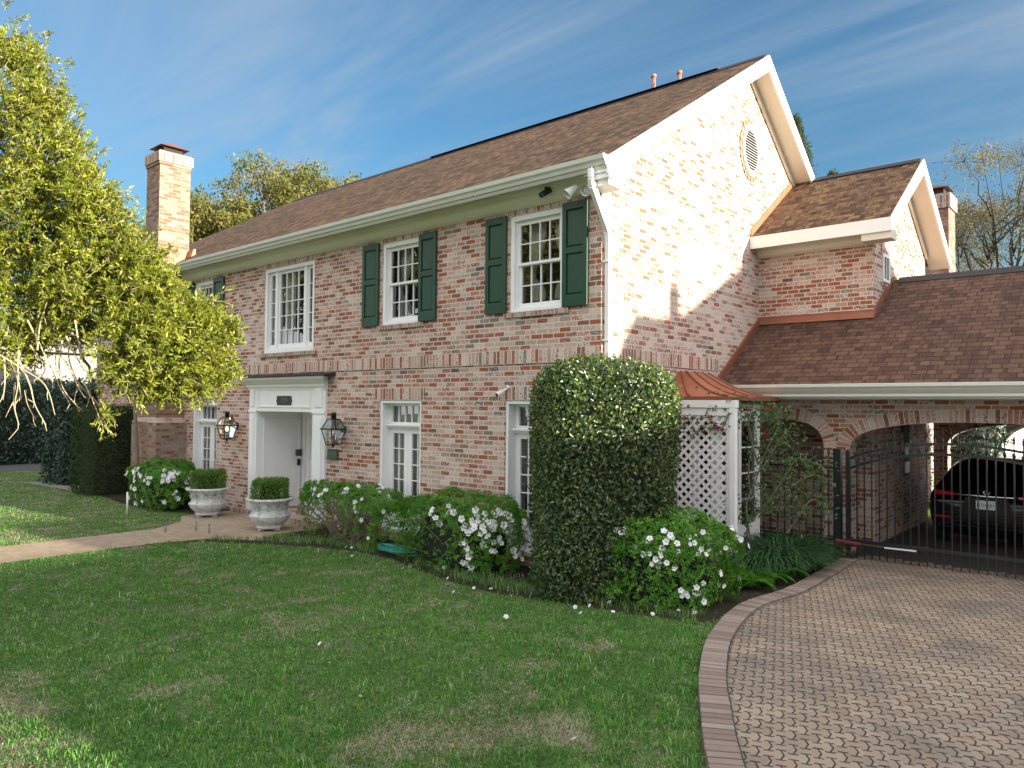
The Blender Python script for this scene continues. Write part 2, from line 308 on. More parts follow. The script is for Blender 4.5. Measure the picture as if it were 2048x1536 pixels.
def vnoise(x, y, z=0., seed=0):
    x = np.asarray(x, float); y = np.asarray(y, float); z = np.zeros_like(x)+z; xi, yi, zi = np.floor(x), np.floor(y), np.floor(z); fx, fy, fz = x-xi, y-yi, z-zi
    fx = fx*fx*(3-2*fx); fy = fy*fy*(3-2*fy); fz = fz*fz*(3-2*fz)
    def h(a, b, c): q = np.sin(a*127.1+b*311.7+c*74.7+seed*13.7)*43758.5453; return q-np.floor(q)
    def l(a, b, t): return a+(b-a)*t
    return l(l(l(h(xi, yi, zi), h(xi+1, yi, zi), fx), l(h(xi, yi+1, zi), h(xi+1, yi+1, zi), fx), fy), l(l(h(xi, yi, zi+1), h(xi+1, yi, zi+1), fx), l(h(xi, yi+1, zi+1), h(xi+1, yi+1, zi+1), fx), fy), fz)
def fbm(x, y, s=0): return .5*vnoise(x, y, 0, s)+.3*vnoise(x*2.1, y*2.1, 0, s+1)+.2*vnoise(x*4.3, y*4.3, 0, s+2)
def inpoly(x, y, poly):
    r = np.zeros(len(x), bool); n = len(poly)
    for i in range(n):
        (x1, y1), (x2, y2) = poly[i], poly[(i+1) % n]
        c = ((y1 > y) != (y2 > y)) & (x < (x2-x1)*(y-y1)/((y2-y1) if y2 != y1 else 1e-9)+x1); r ^= c
    return r
D = 9.05; XC = -6.18                          # facade plane, gable plane
# ------------------------------------------------------------------ the house
H = thing('brick_house', (-15.5, D, 0), 'two storey house of whitewashed reclaimed brick with green shutters and brown shingle roof', 'house')
OPEN = [(-7.95, -6.87, 4.0, 5.55), (-11.17, -10.09, 4.0, 5.55), (-15.34, -13.40, 3.63, 5.53), (-18.62, -17.62, 4.0, 5.55),
        (-18.64, -17.40, .16, 2.52), (-15.80, -12.90, .0, 2.98), (-11.20, -10.04, .16, 2.59), (-8.03, -6.87, .16, 2.59)]
w = G(); xs = sorted({-25.0, XC}|{o[0] for o in OPEN}|{o[1] for o in OPEN}); zs = sorted({0, 5.9}|{o[2] for o in OPEN}|{o[3] for o in OPEN})
for i in range(len(xs)-1):
    for j in range(len(zs)-1):
        cx, cz = (xs[i]+xs[i+1])/2, (zs[j]+zs[j+1])/2
        if not any(a < cx < b and c < cz < d for a, b, c, d in OPEN): w.poly([(xs[i], D, zs[j]), (xs[i+1], D, zs[j]), (xs[i+1], D, zs[j+1]), (xs[i], D, zs[j+1])])
for k, (a, b, c, d) in enumerate(OPEN):
    y1 = D+(1.25 if k == 5 else .30)
    w.poly([(a, D, c), (a, D, d), (a, y1, d), (a, y1, c)]); w.poly([(b, D, c), (b, y1, c), (b, y1, d), (b, D, d)]); w.poly([(a, D, d), (b, D, d), (b, y1, d), (a, y1, d)]); w.poly([(a, D, c), (a, y1, c), (b, y1, c), (b, D, c)])
RY, RZ = 14.18, 9.41; SF, SB = (RZ-5.98)/(RY-8.6), .73
zr = lambda y: (5.98+SF*(y-8.6) if y < RY else RZ-SB*(y-RY))-.14
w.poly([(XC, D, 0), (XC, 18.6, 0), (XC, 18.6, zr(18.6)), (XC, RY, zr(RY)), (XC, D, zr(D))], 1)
w.poly([(-25, D, 0), (-25, D, 5.9), (-25, 18.6, 5.9), (-25, 18.6, 0)]); w.poly([(-25, 18.6, 0), (-25, 18.6, 5.9), (XC, 18.6, 5.9), (XC, 18.6, 0)])
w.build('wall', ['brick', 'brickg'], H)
w = G()                                        # rear wing with its own gable, seen beyond the main gable
AX, AY, ARY, ARZ = -4.02, 14.68, 16.63, 7.52; SA = (ARZ-5.90)/(ARY-14.25); za = lambda y: ARZ-SA*abs(y-ARY)-.14
w.poly([(XC, AY, 0), (AX, AY, 0), (AX, AY, 5.8), (XC, AY, 5.8)])
w.poly([(AX, AY, 0), (AX, 18.62, 0), (AX, 18.62, za(18.62)), (AX, ARY, za(ARY)), (AX, AY, za(AY))]); w.poly([(AX, 18.62, 0), (XC, 18.62, 0), (XC, 18.62, 5.8), (AX, 18.62, 5.8)])
w.build('wing_wall', 'brick', H)
# main roof : front slope, back slope, hip end
r = G(); xe, xr, xh, xhe = -5.79, -5.79, -22.3, -25.4; ye = 8.56; zf = lambda y: 5.98+SF*(y-8.6); yb = 18.95; zb = lambda y: RZ-SB*(y-RY)
A, B, Cc, Dd, E_, F_ = (xe, ye, zf(ye)), (xe, RY, RZ), (xh, RY, RZ), (xhe, ye, zf(ye)), (xe, yb, zb(yb)), (xhe, yb, zf(ye))
r.poly([Dd, A, B, Cc]); r.poly([E_, F_, Cc, B]); r.poly([F_, Dd, Cc])
dz = Vector((0, 0, -.11)); dn = lambda p: tuple(Vector(p)+dz)
for a, b in ((A, Dd), (Dd, F_), (F_, E_)): r.poly([a, b, dn(b), dn(a)])
r.poly([dn(Dd), dn(Cc), dn(B), dn(A)]); r.poly([dn(E_), dn(B), dn(Cc), dn(F_)]); r.poly([dn(F_), dn(Cc), dn(Dd)])
RF = r.build('roof', 'roof', H)
g = G(); g.prism([(0, RY-.16, RZ-.085), (0, RY, RZ+.035), (0, RY+.16, RZ-.10), (0, RY, RZ-.03)], (16.5, 0, 0)); g.v = [(x+xh-.0, y, z) for x, y, z in g.v]; g.build('ridge_cap', 'ridge', RF)
g = G(); g.prism([(0, RY-.14, RZ-.004), (0, RY, RZ+.062), (0, RY+.14, RZ-.01), (0, RY, RZ+.02)], (8.6, 0, 0)); g.v = [(x-15.4, y, z) for x, y, z in g.v]; g.build('ridge_vent', 'ridge', RF)
for px, tp in ((1307.5, 152), (1359, 145)):    # vent pipes behind the ridge
    p = onY(px, 175, RY+.6); zt = onY(px, tp, RY+.6)[2]; g = G(); g.tube([(p[0], p[1], RZ-.6), (p[0], p[1], zt)], .045, 10); g.tube([(p[0], p[1], zt-.04), (p[0], p[1], zt+.03)], .062, 10); g.build('vent_pipe', 'pipe', RF, True)
# rake boards, soffits and frieze of a gable
def rakes(X0, Xw, ya, za_, yr, zr_, yb_, zb_, nm, w=.27):
    g = G()
    for (y0, z0) in ((ya, za_), (yb_, zb_)):
        g.prism([(X0, y0, z0-.004), (X0, yr, zr_-.004), (X0, yr, zr_-w*1.18), (X0, y0, z0-w*.92)], (.035, 0, 0))
    g.build(nm, 'white', H)
    g = G()
    for (y0, z0) in ((ya, za_), (yb_, zb_)):
        sg = -1 if y0 < yr else 1
        g.poly([(X0, y0, z0-w*.80), (X0, yr, zr_-w*.98), (Xw, yr, zr_-w*.98), (Xw, y0, z0-w*.80)] if sg > 0 else [(X0, yr, zr_-w*.98), (X0, y0, z0-w*.80), (Xw, y0, z0-w*.80), (Xw, yr, zr_-w*.98)])
    g.build('rake_soffit', 'soffit', H)
    g = G()
    for (y0, z0) in ((ya+.42, za_), (yb_-.42, zb_)):
        sl = (zr_-za_)/(yr-ya) if y0 < yr else (zr_-zb_)/(yb_-yr); zz = zr_-abs(y0-yr)*sl-w*.80
        g.prism([(Xw+.012, y0, zz), (Xw+.012, yr, zr_-w*.98), (Xw+.012, yr, zr_-w*.98-.13), (Xw+.012, y0, zz-.11)], (.05, 0, 0))
    g.build('rake_frieze', 'soffit', H)
rakes(-5.79, XC, 8.58, 5.97, RY, RZ, 18.95, zb(18.95), 'rake_board')
# eave return at the corner, frieze, soffit, gutter, downspout
g = G(); g.box(-5.99, -5.752, 8.60, 9.12, 5.68, 5.83); g.prism([(-6.14, 8.66, 5.60), (-5.80, 8.66, 5.60), (-5.80, 8.66, 5.70), (-6.14, 8.66, 5.70)], (0, .38, 0)); g.build('eave_return', 'white', H)
for a, b in ((-19.18, -5.78), (-25.4, -20.3)):
    prof = [(8.66, 5.83), (8.63, 5.80), (8.60, 5.80), (8.555, 5.86), (8.535, 5.90), (8.50, 5.93), (8.485, 5.985), (8.50, 5.99), (8.62, 5.985), (8.66, 5.93)]
    g = G(); g.prism([(a, y, z) for y, z in reversed(prof)], (b-a, 0, 0)); gu = g.build('gutter', 'gutter', H)
    x = a+1.1
    while x < b: g = G(); g.prism([(x, y-.004, z-.003) for y, z in reversed(prof[2:8])]+[(x, 8.60, 5.985)], (.02, 0, 0)); g.build('gutter_seam', 'gutter', gu); x += 2.45
    g = G(); g.poly([(a, 8.66, 5.805), (b, 8.66, 5.805), (b, 8.80, 5.835), (a, 8.80, 5.835)][::-1]); g.prism([(a, 8.80, 5.86), (a, 8.80, 5.82), (a, 8.90, 5.795), (a, 8.935, 5.77), (a, 8.955, 5.70), (a, 8.985, 5.665), (a, 9.03, 5.635), (a, 9.047, 5.635), (a, 9.047, 5.86)], (min(b, XC)-a, 0, 0)); g.build('frieze', 'cream', H)
g = G(); dsp = [(-6.02, 8.56, 5.83), (-6.02, 8.56, 5.70), (-6.035, 8.60, 5.60), (-6.09, 8.98, 5.20), (-6.10, 9.10, 5.06), (-6.10, 9.12, 4.9), (-6.10, 9.12, 3.0), (-6.10, 9.12, .3)]
for k in range(len(dsp)-1): g.bar(dsp[k], dsp[k+1], .075, .10, (0, 1, 0))
for zz in (4.6, 3.45): g.box(-6.17, -6.05, 9.055, 9.185, zz, zz+.03)
g.build('downspout', 'white', H, bevel=.008)
# string course of soldier bricks, jack arches and rowlock sills
def soldier(name, pts, h0, h1, mat='soldier', th=.02):   # pts: list of facade runs (x0,x1) on front, or ('g', y0, y1)
    g = G()
    for p in pts:
        if p[0] == 'g': _, y0, y1 = p; g.poly([(XC+th, y0, h0), (XC+th, y1, h0), (XC+th, y1, h1), (XC+th, y0, h1)], 0, [(h0-h0, y0), (0, y1), (h1-h0, y1), (h1-h0, y0)]); g.poly([(XC+th, y0, h0), (XC, y0, h0), (XC, y1, h0), (XC+th, y1, h0)]); g.poly([(XC, y0, h1), (XC+th, y0, h1), (XC+th, y1, h1), (XC, y1, h1)])
        else:
            x0, x1 = p; g.poly([(x0, D-th, h0), (x1, D-th, h0), (x1, D-th, h1), (x0, D-th, h1)], 0, [(0, x0), (0, x1), (h1-h0, x1), (h1-h0, x0)])
            g.poly([(x0, D-th, h1), (x1, D-th, h1), (x1, D, h1), (x0, D, h1)]); g.poly([(x0, D, h0), (x1, D, h0), (x1, D-th, h0), (x0, D-th, h0)]); g.poly([(x0, D, h0), (x0, D-th, h0), (x0, D-th, h1), (x0, D, h1)]); g.poly([(x1, D-th, h0), (x1, D, h0), (x1, D, h1), (x1, D-th, h1)])
    return g.build(name, mat, H)
soldier('string_course', [(-18.9, XC+.02), (-25, -20.15), ('g', D-.02, 12.82)], 3.17, 3.393, th=.022)
for a, b, z, h in ((-8.0, -6.78, 5.553, .226), (-11.26, -10.02, 5.553, .226), (-15.44, -13.3, 5.533, .226), (-18.7, -17.5, 5.553, .226), (-18.78, -17.3, 2.525, .23), (-11.34, -9.94, 2.593, .235), (-8.13, -6.75, 2.593, .235)): soldier('jack_arch', [(a, b)], z, z+h, th=.004)
for a, b, z in ((-8.05, -6.75, 3.998), (-11.27, -9.98, 3.998), (-15.46, -13.28, 3.628), (-18.7, -17.5, 3.998)):
    g = G(); y0, y1 = D-.045, D+.02; g.poly([(a, y0, z-.085), (b, y0, z-.085), (b, y0, z-.012), (a, y0, z-.012)], 0, [(0, a), (0, b), (.09, b), (.09, a)]); g.poly([(a, y0, z-.012), (b, y0, z-.012), (b, y1, z), (a, y1, z)], 0, [(0, a), (0, b), (.09, b), (.09, a)]); g.poly([(a, y1, z-.085), (b, y1, z-.085), (b, y0, z-.085), (a, y0, z-.085)]); g.poly([(b, y0, z-.085), (b, y1, z-.085), (b, y1, z), (b, y0, z-.012)]); g.poly([(a, y1, z-.085), (a, y0, z-.085), (a, y0, z-.012), (a, y1, z)]); g.build('window_ledge', 'sill', H)
# windows ------------------------------------------------------------
def grid(g, x0, x1, z0, z1, cols, rows, y0, y1, w=.018):
    for i in range(1, cols): x = x0+(x1-x0)*i/cols; g.box(x-w/2, x+w/2, y0, y1, z0, z1)
    for j in range(1, rows): z = z0+(z1-z0)*j/rows; g.box(x0, x1, y0+.002, y1-.002, z-w/2, z+w/2)
def frame(g, x0, x1, z0, z1, y0, y1, w, wb=None, wt=None):
    wb = wb or w; wt = wt or w
    g.box(x0, x0+w, y0, y1, z0, z1); g.box(x1-w, x1, y0, y1, z0, z1); g.box(x0+w, x1-w, y0, y1, z0, z0+wb); g.box(x0+w, x1-w, y0, y1, z1-wt, z1)
def pane(x0, x1, z0, z1, y, par): g = G(); g.poly([(x0, y, z0), (x1, y, z0), (x1, y, z1), (x0, y, z1)]); return g.build('glass_pane', 'glass', par)
def drape(par, xa, xb, z0, z1, y, tie=None, folds=9, side=0):
    g = G(); nz, nx = 16, folds*6; P = []
    for j in range(nz+1):
        t = j/nz; z = z0+(z1-z0)*t; a, b = xa, xb
        if tie: k = 1-math.exp(-((z-tie)/.33)**2)*.72 if z > tie else 1-math.exp(-((z-tie)/.16)**2)*.72; c = xa if side < 0 else xb; a, b = c+(xa-c)*k, c+(xb-c)*k
        P.append([(a+(b-a)*i/nx, y+.022*math.sin(i/nx*folds*2*math.pi+math.sin(t*3)*.6)+.012*math.sin(i*.37), z) for i in range(nx+1)])
    for j in range(nz):
        for i in range(nx): g.poly([P[j][i], P[j][i+1], P[j+1][i+1], P[j+1][i]])
    return g.build('curtain', 'curtain', par, True)
def sash_window(x0, x1, z0, z1, rec=.07, cur=True, curbits=((.10, .46, -1), (.66, 1.0, 1))):
    y = D+rec; g = G(); frame(g, x0, x1, z0, z1, D+.012, y+.10, .075, .055, .085); frame(g, x0+.075, x1-.075, z0+.055, z1-.085, y-.005, y+.09, .028, .02, .02); wn = g.build('window', 'white', H, bevel=.004)
    xa, xb, za_, zb_ = x0+.103, x1-.103, z0+.075, z1-.105; zm = (za_+zb_)/2+.01
    for (s0, s1, yy) in ((zm-.018, zb_, y+.010), (za_, zm+.018, y+.045)):
        g = G(); frame(g, xa, xb, s0, s1, yy, yy+.035, .042, .042 if s0 > za_ else .07, .045); grid(g, xa+.042, xb-.042, s0+.042, s1-.045, 4, 2, yy+.004, yy+.026); sa = g.build('sash', 'white', wn); pane(xa+.04, xb-.04, s0+.04, s1-.04, yy+.028, sa)
    if cur:
        for fa, fb, sd in curbits: drape(wn, xa+(xb-xa)*fa, xa+(xb-xa)*fb, z0+.2, z1-.1, y+.22, z0+.62, 6, sd)
    return wn
sash_window(-7.95, -6.87, 4.0, 5.55); sash_window(-11.17, -10.09, 4.0, 5.55); sash_window(-18.62, -17.62, 4.0, 5.55, cur=False)
# tall three-part window above the door
x0, x1, z0, z1 = -15.34, -13.40, 3.63, 5.53; y = D+.085; g = G(); frame(g, x0, x1, z0, z1, D+.014, y+.12, .09, .10, .085); mx = (x0+.36, x1-.36-.10)
for q in mx: g.box(q, q+.10, y-.035, y+.12, z0+.10, z1-.085)
wn = g.build('window', 'white', H, bevel=.004)
for a, b, c in ((x0+.09, mx[0], 1), (mx[0]+.10, mx[1], 4), (mx[1]+.10, x1-.09, 1)):
    g = G(); frame(g, a, b, z0+.10, z1-.085, y, y+.05, .05, .09, .06); grid(g, a+.05, b-.05, z0+.19, z1-.145, c, 5, y+.006, y+.036); sa = g.build('sash', 'white', wn); pane(a+.045, b-.045, z0+.185, z1-.14, y+.034, sa)
drape(wn, mx[0]+.10, mx[0]+.45, z0+.1, z1-.1, y+.2, None, 4); drape(wn, x0+.09, x0+.4, z0+.1, z1-.1, y+.2, None, 3)
# french doors of the ground floor with a transom
def french(x0, x1, z0, z1, cur):
    y = D+.20; g = G(); frame(g, x0, x1, z0, z1, D+.016, y+.10, .055, .05, .06); zt = z1-.52; g.box(x0+.055, x1-.055, y-.06, y+.10, zt, zt+.07); g.box(x0+.06, x1-.06, y-.10, y-.055, zt+.035, zt+.066); wn = g.build('french_window', 'white', H, bevel=.004)
    g = G(); a, b = x0+.055, x1-.055; frame(g, a, b, zt+.07, z1-.06, y, y+.05, .07, .04, .05); grid(g, a+.07, b-.07, zt+.11, z1-.11, 5, 1, y+.006, y+.036); s = g.build('transom', 'white', wn); pane(a+.06, b-.06, zt+.1, z1-.1, y+.034, s); xm = (a+b)/2
    for p, q in ((a, xm-.004), (xm+.004, b)):
        g = G(); frame(g, p, q, z0+.05, zt, y+.004, y+.05, .10, .32, .10); grid(g, p+.10, q-.10, z0+.37, zt-.10, 2, 5, y+.01, y+.038); s = g.build('door_leaf', 'white', wn); pane(p+.09, q-.09, z0+.36, zt-.09, y+.036, s)
    if cur: drape(wn, a, b, z0+.1, z1-.05, y+.16, None, 16)
    return wn
french(-18.64, -17.40, .16, 2.52, False); french(-11.20, -10.04, .16, 2.59, True); french(-8.03, -6.87, .16, 2.59, False)
# shutters
def shutter(x0, x1, z0, z1):
    g = G(); y1 = D-.012; y0 = y1-.042; zm = z0+(z1-z0)*.535; w = .075
    g.box(x0, x0+w, y0, y1, z0, z1); g.box(x1-w, x1, y0, y1, z0, z1)
    for a, b in ((z0, z0+.17), (zm-.045, zm+.045), (z1-.11, z1)): g.box(x0+w, x1-w, y0, y1, a, b)
    for a, b in ((z0+.17, zm-.045), (zm+.045, z1-.11)):
        g.box(x0+w, x1-w, y0+.024, y1, a, b); p, q = x0+w, x1-w; e = .035
        o = [(p+.012, a+.012), (q-.012, a+.012), (q-.012, b-.012), (p+.012, b-.012)]; n = [(p+e, a+e), (q-e, a+e), (q-e, b-e), (p+e, b-e)]
        for k in range(4): k2 = (k+1) % 4; g.poly([(o[k][0], y0+.0235, o[k][1]), (o[k2][0], y0+.0235, o[k2][1]), (n[k2][0], y0+.009, n[k2][1]), (n[k][0], y0+.009, n[k][1])])
        g.poly([(n[k][0], y0+.009, n[k][1]) for k in range(4)])
    return g.build('shutter', 'shut', H, bevel=.003)
for a, b in ((-8.46, -8.005), (-6.865, -6.40), (-11.73, -11.245), (-10.105, -9.655), (-19.1, -18.64), (-17.63, -17.13)): shutter(a, b, 4.0, 5.575)
# door surround, deep panelled recess and front door
x0, x1 = -15.82, -12.88; ox0, ox1, oz = -15.50, -13.32, 2.33; yf = D-.055; g = G()
g.box(x0, ox0, yf, D+.05, .10, 2.95); g.box(ox1, x1, yf, D+.05, .10, 2.95); g.box(ox0, ox1, yf+.004, D+.05, oz, 2.95)
for a, b in ((x0, ox0), (ox1, x1)):
    g.box(a+.06, b-.06, yf-.018, yf, .34, 2.26); g.box(a+.09, b-.09, yf-.032, yf-.018, .38, 2.2); g.box(a-.012, b+.012, yf-.03, yf, .10, .30); g.box(a-.008, b+.008, yf-.022, yf, 2.30, 2.36); g.box(a+.09, b-.09, yf-.022, yf, 2.44, 2.86)
g.box(ox0+.06, ox1-.06, yf-.014, yf+.004, 2.42, 2.46); g.box(ox0+.06, ox1-.06, yf-.014, yf+.004, 2.82, 2.86); g.box(ox0+.06, ox0+.10, yf-.014, yf+.004, 2.46, 2.82); g.box(ox1-.10, ox1-.06, yf-.014, yf+.004, 2.46, 2.82)
prof = [(D, 2.80), (yf-.01, 2.80), (yf-.02, 2.84), (yf-.05, 2.87), (yf-.06, 2.92), (yf-.13, 2.97), (yf-.15, 3.0), (yf-.20, 3.02), (yf-.22, 3.07), (D, 3.07)]
i0 = len(g.v); g.prism([(x0-.02, y, z) for y, z in prof], (x1-x0+.04, 0, 0))
for k in range(i0, len(g.v)): vx, vy, vz = g.v[k]; e = max(0, yf-.01-vy); g.v[k] = (vx+(-e if vx < -14 else e), vy, vz)
ds = g.build('door_surround', 'white', H, bevel=.005)
g = G(); g.prism([(x0-.27, D, 3.075), (x0-.27, yf-.25, 3.075), (x0-.27, yf-.25, 3.10), (x0-.27, D, 3.15)], (x1-x0+.54, 0, 0)); g.build('lead_capping', 'ridge', ds)
g = G(); yb_ = D+1.16; e = .02
g.box(ox0-.06, ox0, D+.05, yb_, .10, oz+.02); g.box(ox1, ox1+.06, D+.05, yb_, .10, oz+.02); g.box(ox0, ox1, D+.05, yb_, oz+.001, oz+.06)
for X, s in ((ox0, 1), (ox1, -1)):
    for a, b, c, d in ((D+.12, yb_-.06, .24, .29), (D+.12, yb_-.06, 2.12, 2.17), (D+.12, D+.17, .29, 2.12), (yb_-.11, yb_-.06, .29, 2.12)): g.box(min(X, X+s*.02), max(X, X+s*.02), a, b, c, d)
g.build('recess_panel', 'white', H, bevel=.003)
g = G(); g.box(ox0, ox1, yb_, yb_+.06, .10, oz); frame(g, ox0+.02, ox1-.02, .10, oz-.02, yb_-.03, yb_, .12, .04, .12)
for k in range(2):
    for a, b in ((.34, 1.0), (1.14, 2.05)): xa = -15.2+k*.92; frame(g, xa, xa+.72, a, b, yb_-.02, yb_, .04)
dr = g.build('door', 'white', H, bevel=.003); g = G(); g.tube([(-14.62, yb_-.02, 1.1), (-14.62, yb_-.08, 1.1)], .02, 8); g.lathe([(.0, 0), (.03, .01), (.035, .03), (.02, .05), (0, .055)], (-14.62, yb_-.1, 1.08), 12); g.build('handle', 'bronze', dr, True)
g = G(); g.box(-16.32, -13.22, 8.86, D, .0, .10); g.box(ox0, ox1, D, yb_, .0, .096); g.box(-13.22, -12.80, 8.90, D, 0, .095); g.build('porch_step', 'porchbrick', H)
for a, b in ((-16.32, -12.84),):
    g = G(); g.poly([(a, 8.852, .004), (b, 8.852, .004), (b, 8.852, .112), (a, 8.852, .112)], 0, [(0, a), (0, b), (.11, b), (.11, a)]); g.poly([(a, 8.852, .112), (b, 8.852, .112), (b, 8.96, .112), (a, 8.96, .112)], 0, [(0, a), (0, b), (.11, b), (.11, a)]); g.poly([(b, 8.852, 0), (b, 8.96, 0), (b, 8.96, .112), (b, 8.852, .112)]); g.build('step_nosing', 'sill', H)
# chimney on the facade, with shoulder and cap
def chimney_cap(par, xa, xb, ya, yb2, z, mat='ridge'):
    g = G(); a, b, c, d = xa+.15, xb-.15, ya+.15, yb2-.15; g.box(a, b, c, d, z, z+.16); xm, ym = (xa+xb)/2, (ya+yb2)/2; o = [(xa+.02, ya+.02, z+.16), (xb-.02, ya+.02, z+.16), (xb-.02, yb2-.02, z+.16), (xa+.02, yb2-.02, z+.16)]; t = [(xm-.12, ym-.12, z+.30), (xm+.12, ym-.12, z+.30), (xm+.12, ym+.12, z+.30), (xm-.12, ym+.12, z+.30)]
    for k in range(4): g.poly([o[k], o[(k+1) % 4], t[(k+1) % 4], t[k]], 1)
    g.poly(t, 1); g.poly(o[::-1], 1); return g.build('chimney_cap', ['dark', 'copperdark'], par)
g = G(); a, b, y0 = -20.12, -19.36, 8.40; zt = 9.0
g.box(a-.28, -18.95, 8.27, D+.02, 0, 2.0); g.box(a-.12, -19.12, 8.34, D+.02, 2.02, 5.2); g.box(a, b, y0, y0+.80, 5.0, zt-.32)
for (p, q, z, zz) in ((a-.28, -18.95, 2.0, 2.13),): g.poly([(q, 8.27, z), (q, D, z), (-19.12, D, zz), (-19.12, 8.34, zz)], 1); g.poly([(p, 8.27, z), (q, 8.27, z), (-19.12, 8.34, zz), (a-.12, 8.34, zz)], 1); g.poly([(p, D, z), (p, 8.27, z), (a-.12, 8.34, zz), (a-.12, D, zz)], 1)
g.poly([(-19.12, 8.34, 5.2), (-19.12, D, 5.2), (b, D, 5.45), (b, y0, 5.45)], 1); g.poly([(a-.12, 8.34, 5.2), (-19.12, 8.34, 5.2), (b, y0, 5.45), (a, y0, 5.45)], 1)
e = .05; g.box(a-e*.5, b+e*.5, y0-e*.5, y0+.80+e*.5, zt-.36, zt-.28); n0 = len(g.f); g.box(a-e, b+e, y0-e, y0+.80+e, zt-.28, zt-.03, 1); g.box(a-.01, b+.01, y0-.01, y0+.81, zt-.03, zt)
for fi in range(n0, n0+6):                    # soldier cap: swap the mapping so the bricks stand
    P = [g.v[i] for i in g.f[fi]]; g.uv[fi] = [(p[2]-zt+.28, p[0]+p[1]) for p in P]
ch = g.build('chimney', ['chimbrick', 'sill'], H); chimney_cap(ch, a, b, y0, y0+.8, zt)
g = G(); g.prism([(b+.004, y0+.10, zf(y0+.1)-.3), (b+.004, y0+.82, zf(y0+.82)-.2), (b+.004, y0+.82, zf(y0+.82)+.16), (b+.004, y0+.20, zf(y0+.20)+.13)], (.015, 0, 0)); g.prism([(b, y0+.72, zf(y0+.72)+.01), (b, y0+.84, zf(y0+.84)+.01), (b, y0+.84, zf(y0+.84)+.16), (b, y0+.78, zf(y0+.8)+.16)], (.30, 0, 0)); g.build('flashing', 'copper', H)
# far chimney behind the wing
g = G(); a, b, y0, zt = -5.42, -4.57, 24., 8.66; g.box(a, b, y0, y0+.86, 0, zt-.42); n0 = len(g.f); g.box(a-.05, b+.05, y0-.05, y0+.91, zt-.42, zt, 1)
for fi in range(n0, n0+6): P = [g.v[i] for i in g.f[fi]]; g.uv[fi] = [(p[2]-zt+.28, p[0]+p[1]) for p in P]
CH2 = g.build('chimney', ['chimbrick', 'sill'], H); chimney_cap(CH2, a, b, y0, y0+.86, zt+.04)
w = G(); w.box(-12, -4.75, 18.7, 25.5, 0, 5.2); w.build('wall', 'brick', H); r = G(); r.prism([(-12.3, 18.7, 5.2), (-4.5, 18.7, 5.2), (-4.5, 22, 6.1), (-12.3, 22, 6.1)], (0, 3.6, 0)); r.build('roof', 'roof', H)
# oval louvre in the gable
cy, cz, ra, rb = 14.24, 7.62, .40, .52; n = 40; g = G()
for k in range(n):
    a, b = 2*math.pi*k/n, 2*math.pi*(k+1)/n
    for (s0, s1, x0_, x1_) in ((1.0, .80, .045, .045),): g.poly([(XC+x0_, cy+ra*s0*math.cos(a), cz+rb*s0*math.sin(a)), (XC+x0_, cy+ra*s0*math.cos(b), cz+rb*s0*math.sin(b)), (XC+x1_, cy+ra*s1*math.cos(b), cz+rb*s1*math.sin(b)), (XC+x1_, cy+ra*s1*math.cos(a), cz+rb*s1*math.sin(a))])
    for s_ in (1.0, .80): g.poly([(XC, cy+ra*s_*math.cos(a), cz+rb*s_*math.sin(a)), (XC, cy+ra*s_*math.cos(b), cz+rb*s_*math.sin(b)), (XC+.045, cy+ra*s_*math.cos(b), cz+rb*s_*math.sin(b)), (XC+.045, cy+ra*s_*math.cos(a), cz+rb*s_*math.sin(a))])
gv = g.build('gable_vent', 'white', H); g = G(); nn = 15
for k in range(nn):
    z = cz-rb*.78+(k+.5)*rb*1.56/nn; hw = ra*.80*math.sqrt(max(0, 1-((z-cz)/(rb*.80))**2))
    if hw > .05: g.poly([(XC+.034, cy-hw, z-.013), (XC+.034, cy+hw, z-.013), (XC+.012, cy+hw, z+.013), (XC+.012, cy-hw, z+.013)])
g.build('louvre', 'white', gv); g = G(); g.poly([(XC+.004, cy+ra*.8*math.cos(2*math.pi*k/n), cz+rb*.8*math.sin(2*math.pi*k/n)) for k in range(n)]); g.build('vent_backing', 'dark', gv)
g = G()
for k in range(n+2):
    a, b = 2*math.pi*(k+.08)/(n+2), 2*math.pi*(k+.92)/(n+2); P = [(XC+.012+.01*(k % 2), cy+(ra+q)*math.cos(t), cz+(rb+q)*math.sin(t)) for q, t in ((.01, a), (.10, a), (.10, b), (.01, b))]; g.prism(P, (.006, 0, 0))
g.build('brick_ring', 'ringbrick', H)
# ---------------- rear wing roof
X0, X1 = -7.5, -3.62; g = G(); ya, yb3 = 14.22, 19.05; zA = lambda y: ARZ-SA*abs(y-ARY)
A, B, Cc, Dd, E_, F_ = (X1, ya, zA(ya)), (X1, ARY, ARZ), (X0, ARY, ARZ), (X0, ya, zA(ya)), (X1, yb3, zA(yb3)), (X0, yb3, zA(yb3))
g.poly([(XC, ya, zA(ya)), A, B, Cc, (X0, 15.4, zA(15.4)), (XC, 15.4, zA(15.4))]); g.poly([E_, F_, Cc, B])
g.poly([dn((XC, ya, zA(ya))), A, (XC, ya, zA(ya))][::-1]) if 0 else None
g.poly([dn(A), A, (XC, ya, zA(ya)), dn((XC, ya, zA(ya)))]); g.poly([dn(A), dn((XC, ya, zA(ya))), dn((XC, ARY, ARZ)), dn(B)]); g.poly([dn(E_), dn(B), dn(Cc), dn(F_)])
WR = g.build('roof', 'roof', H); g = G(); g.prism([(-6.4, ARY-.15, ARZ-.07), (-6.4, ARY, ARZ+.035), (-6.4, ARY+.15, ARZ-.07), (-6.4, ARY, ARZ-.02)], (2.76, 0, 0)); g.build('ridge_cap', 'ridge', WR)
rakes(-3.62, AX, 14.24, 5.89, ARY, ARZ, 19.05, zA(19.05), 'rake_board', .25)
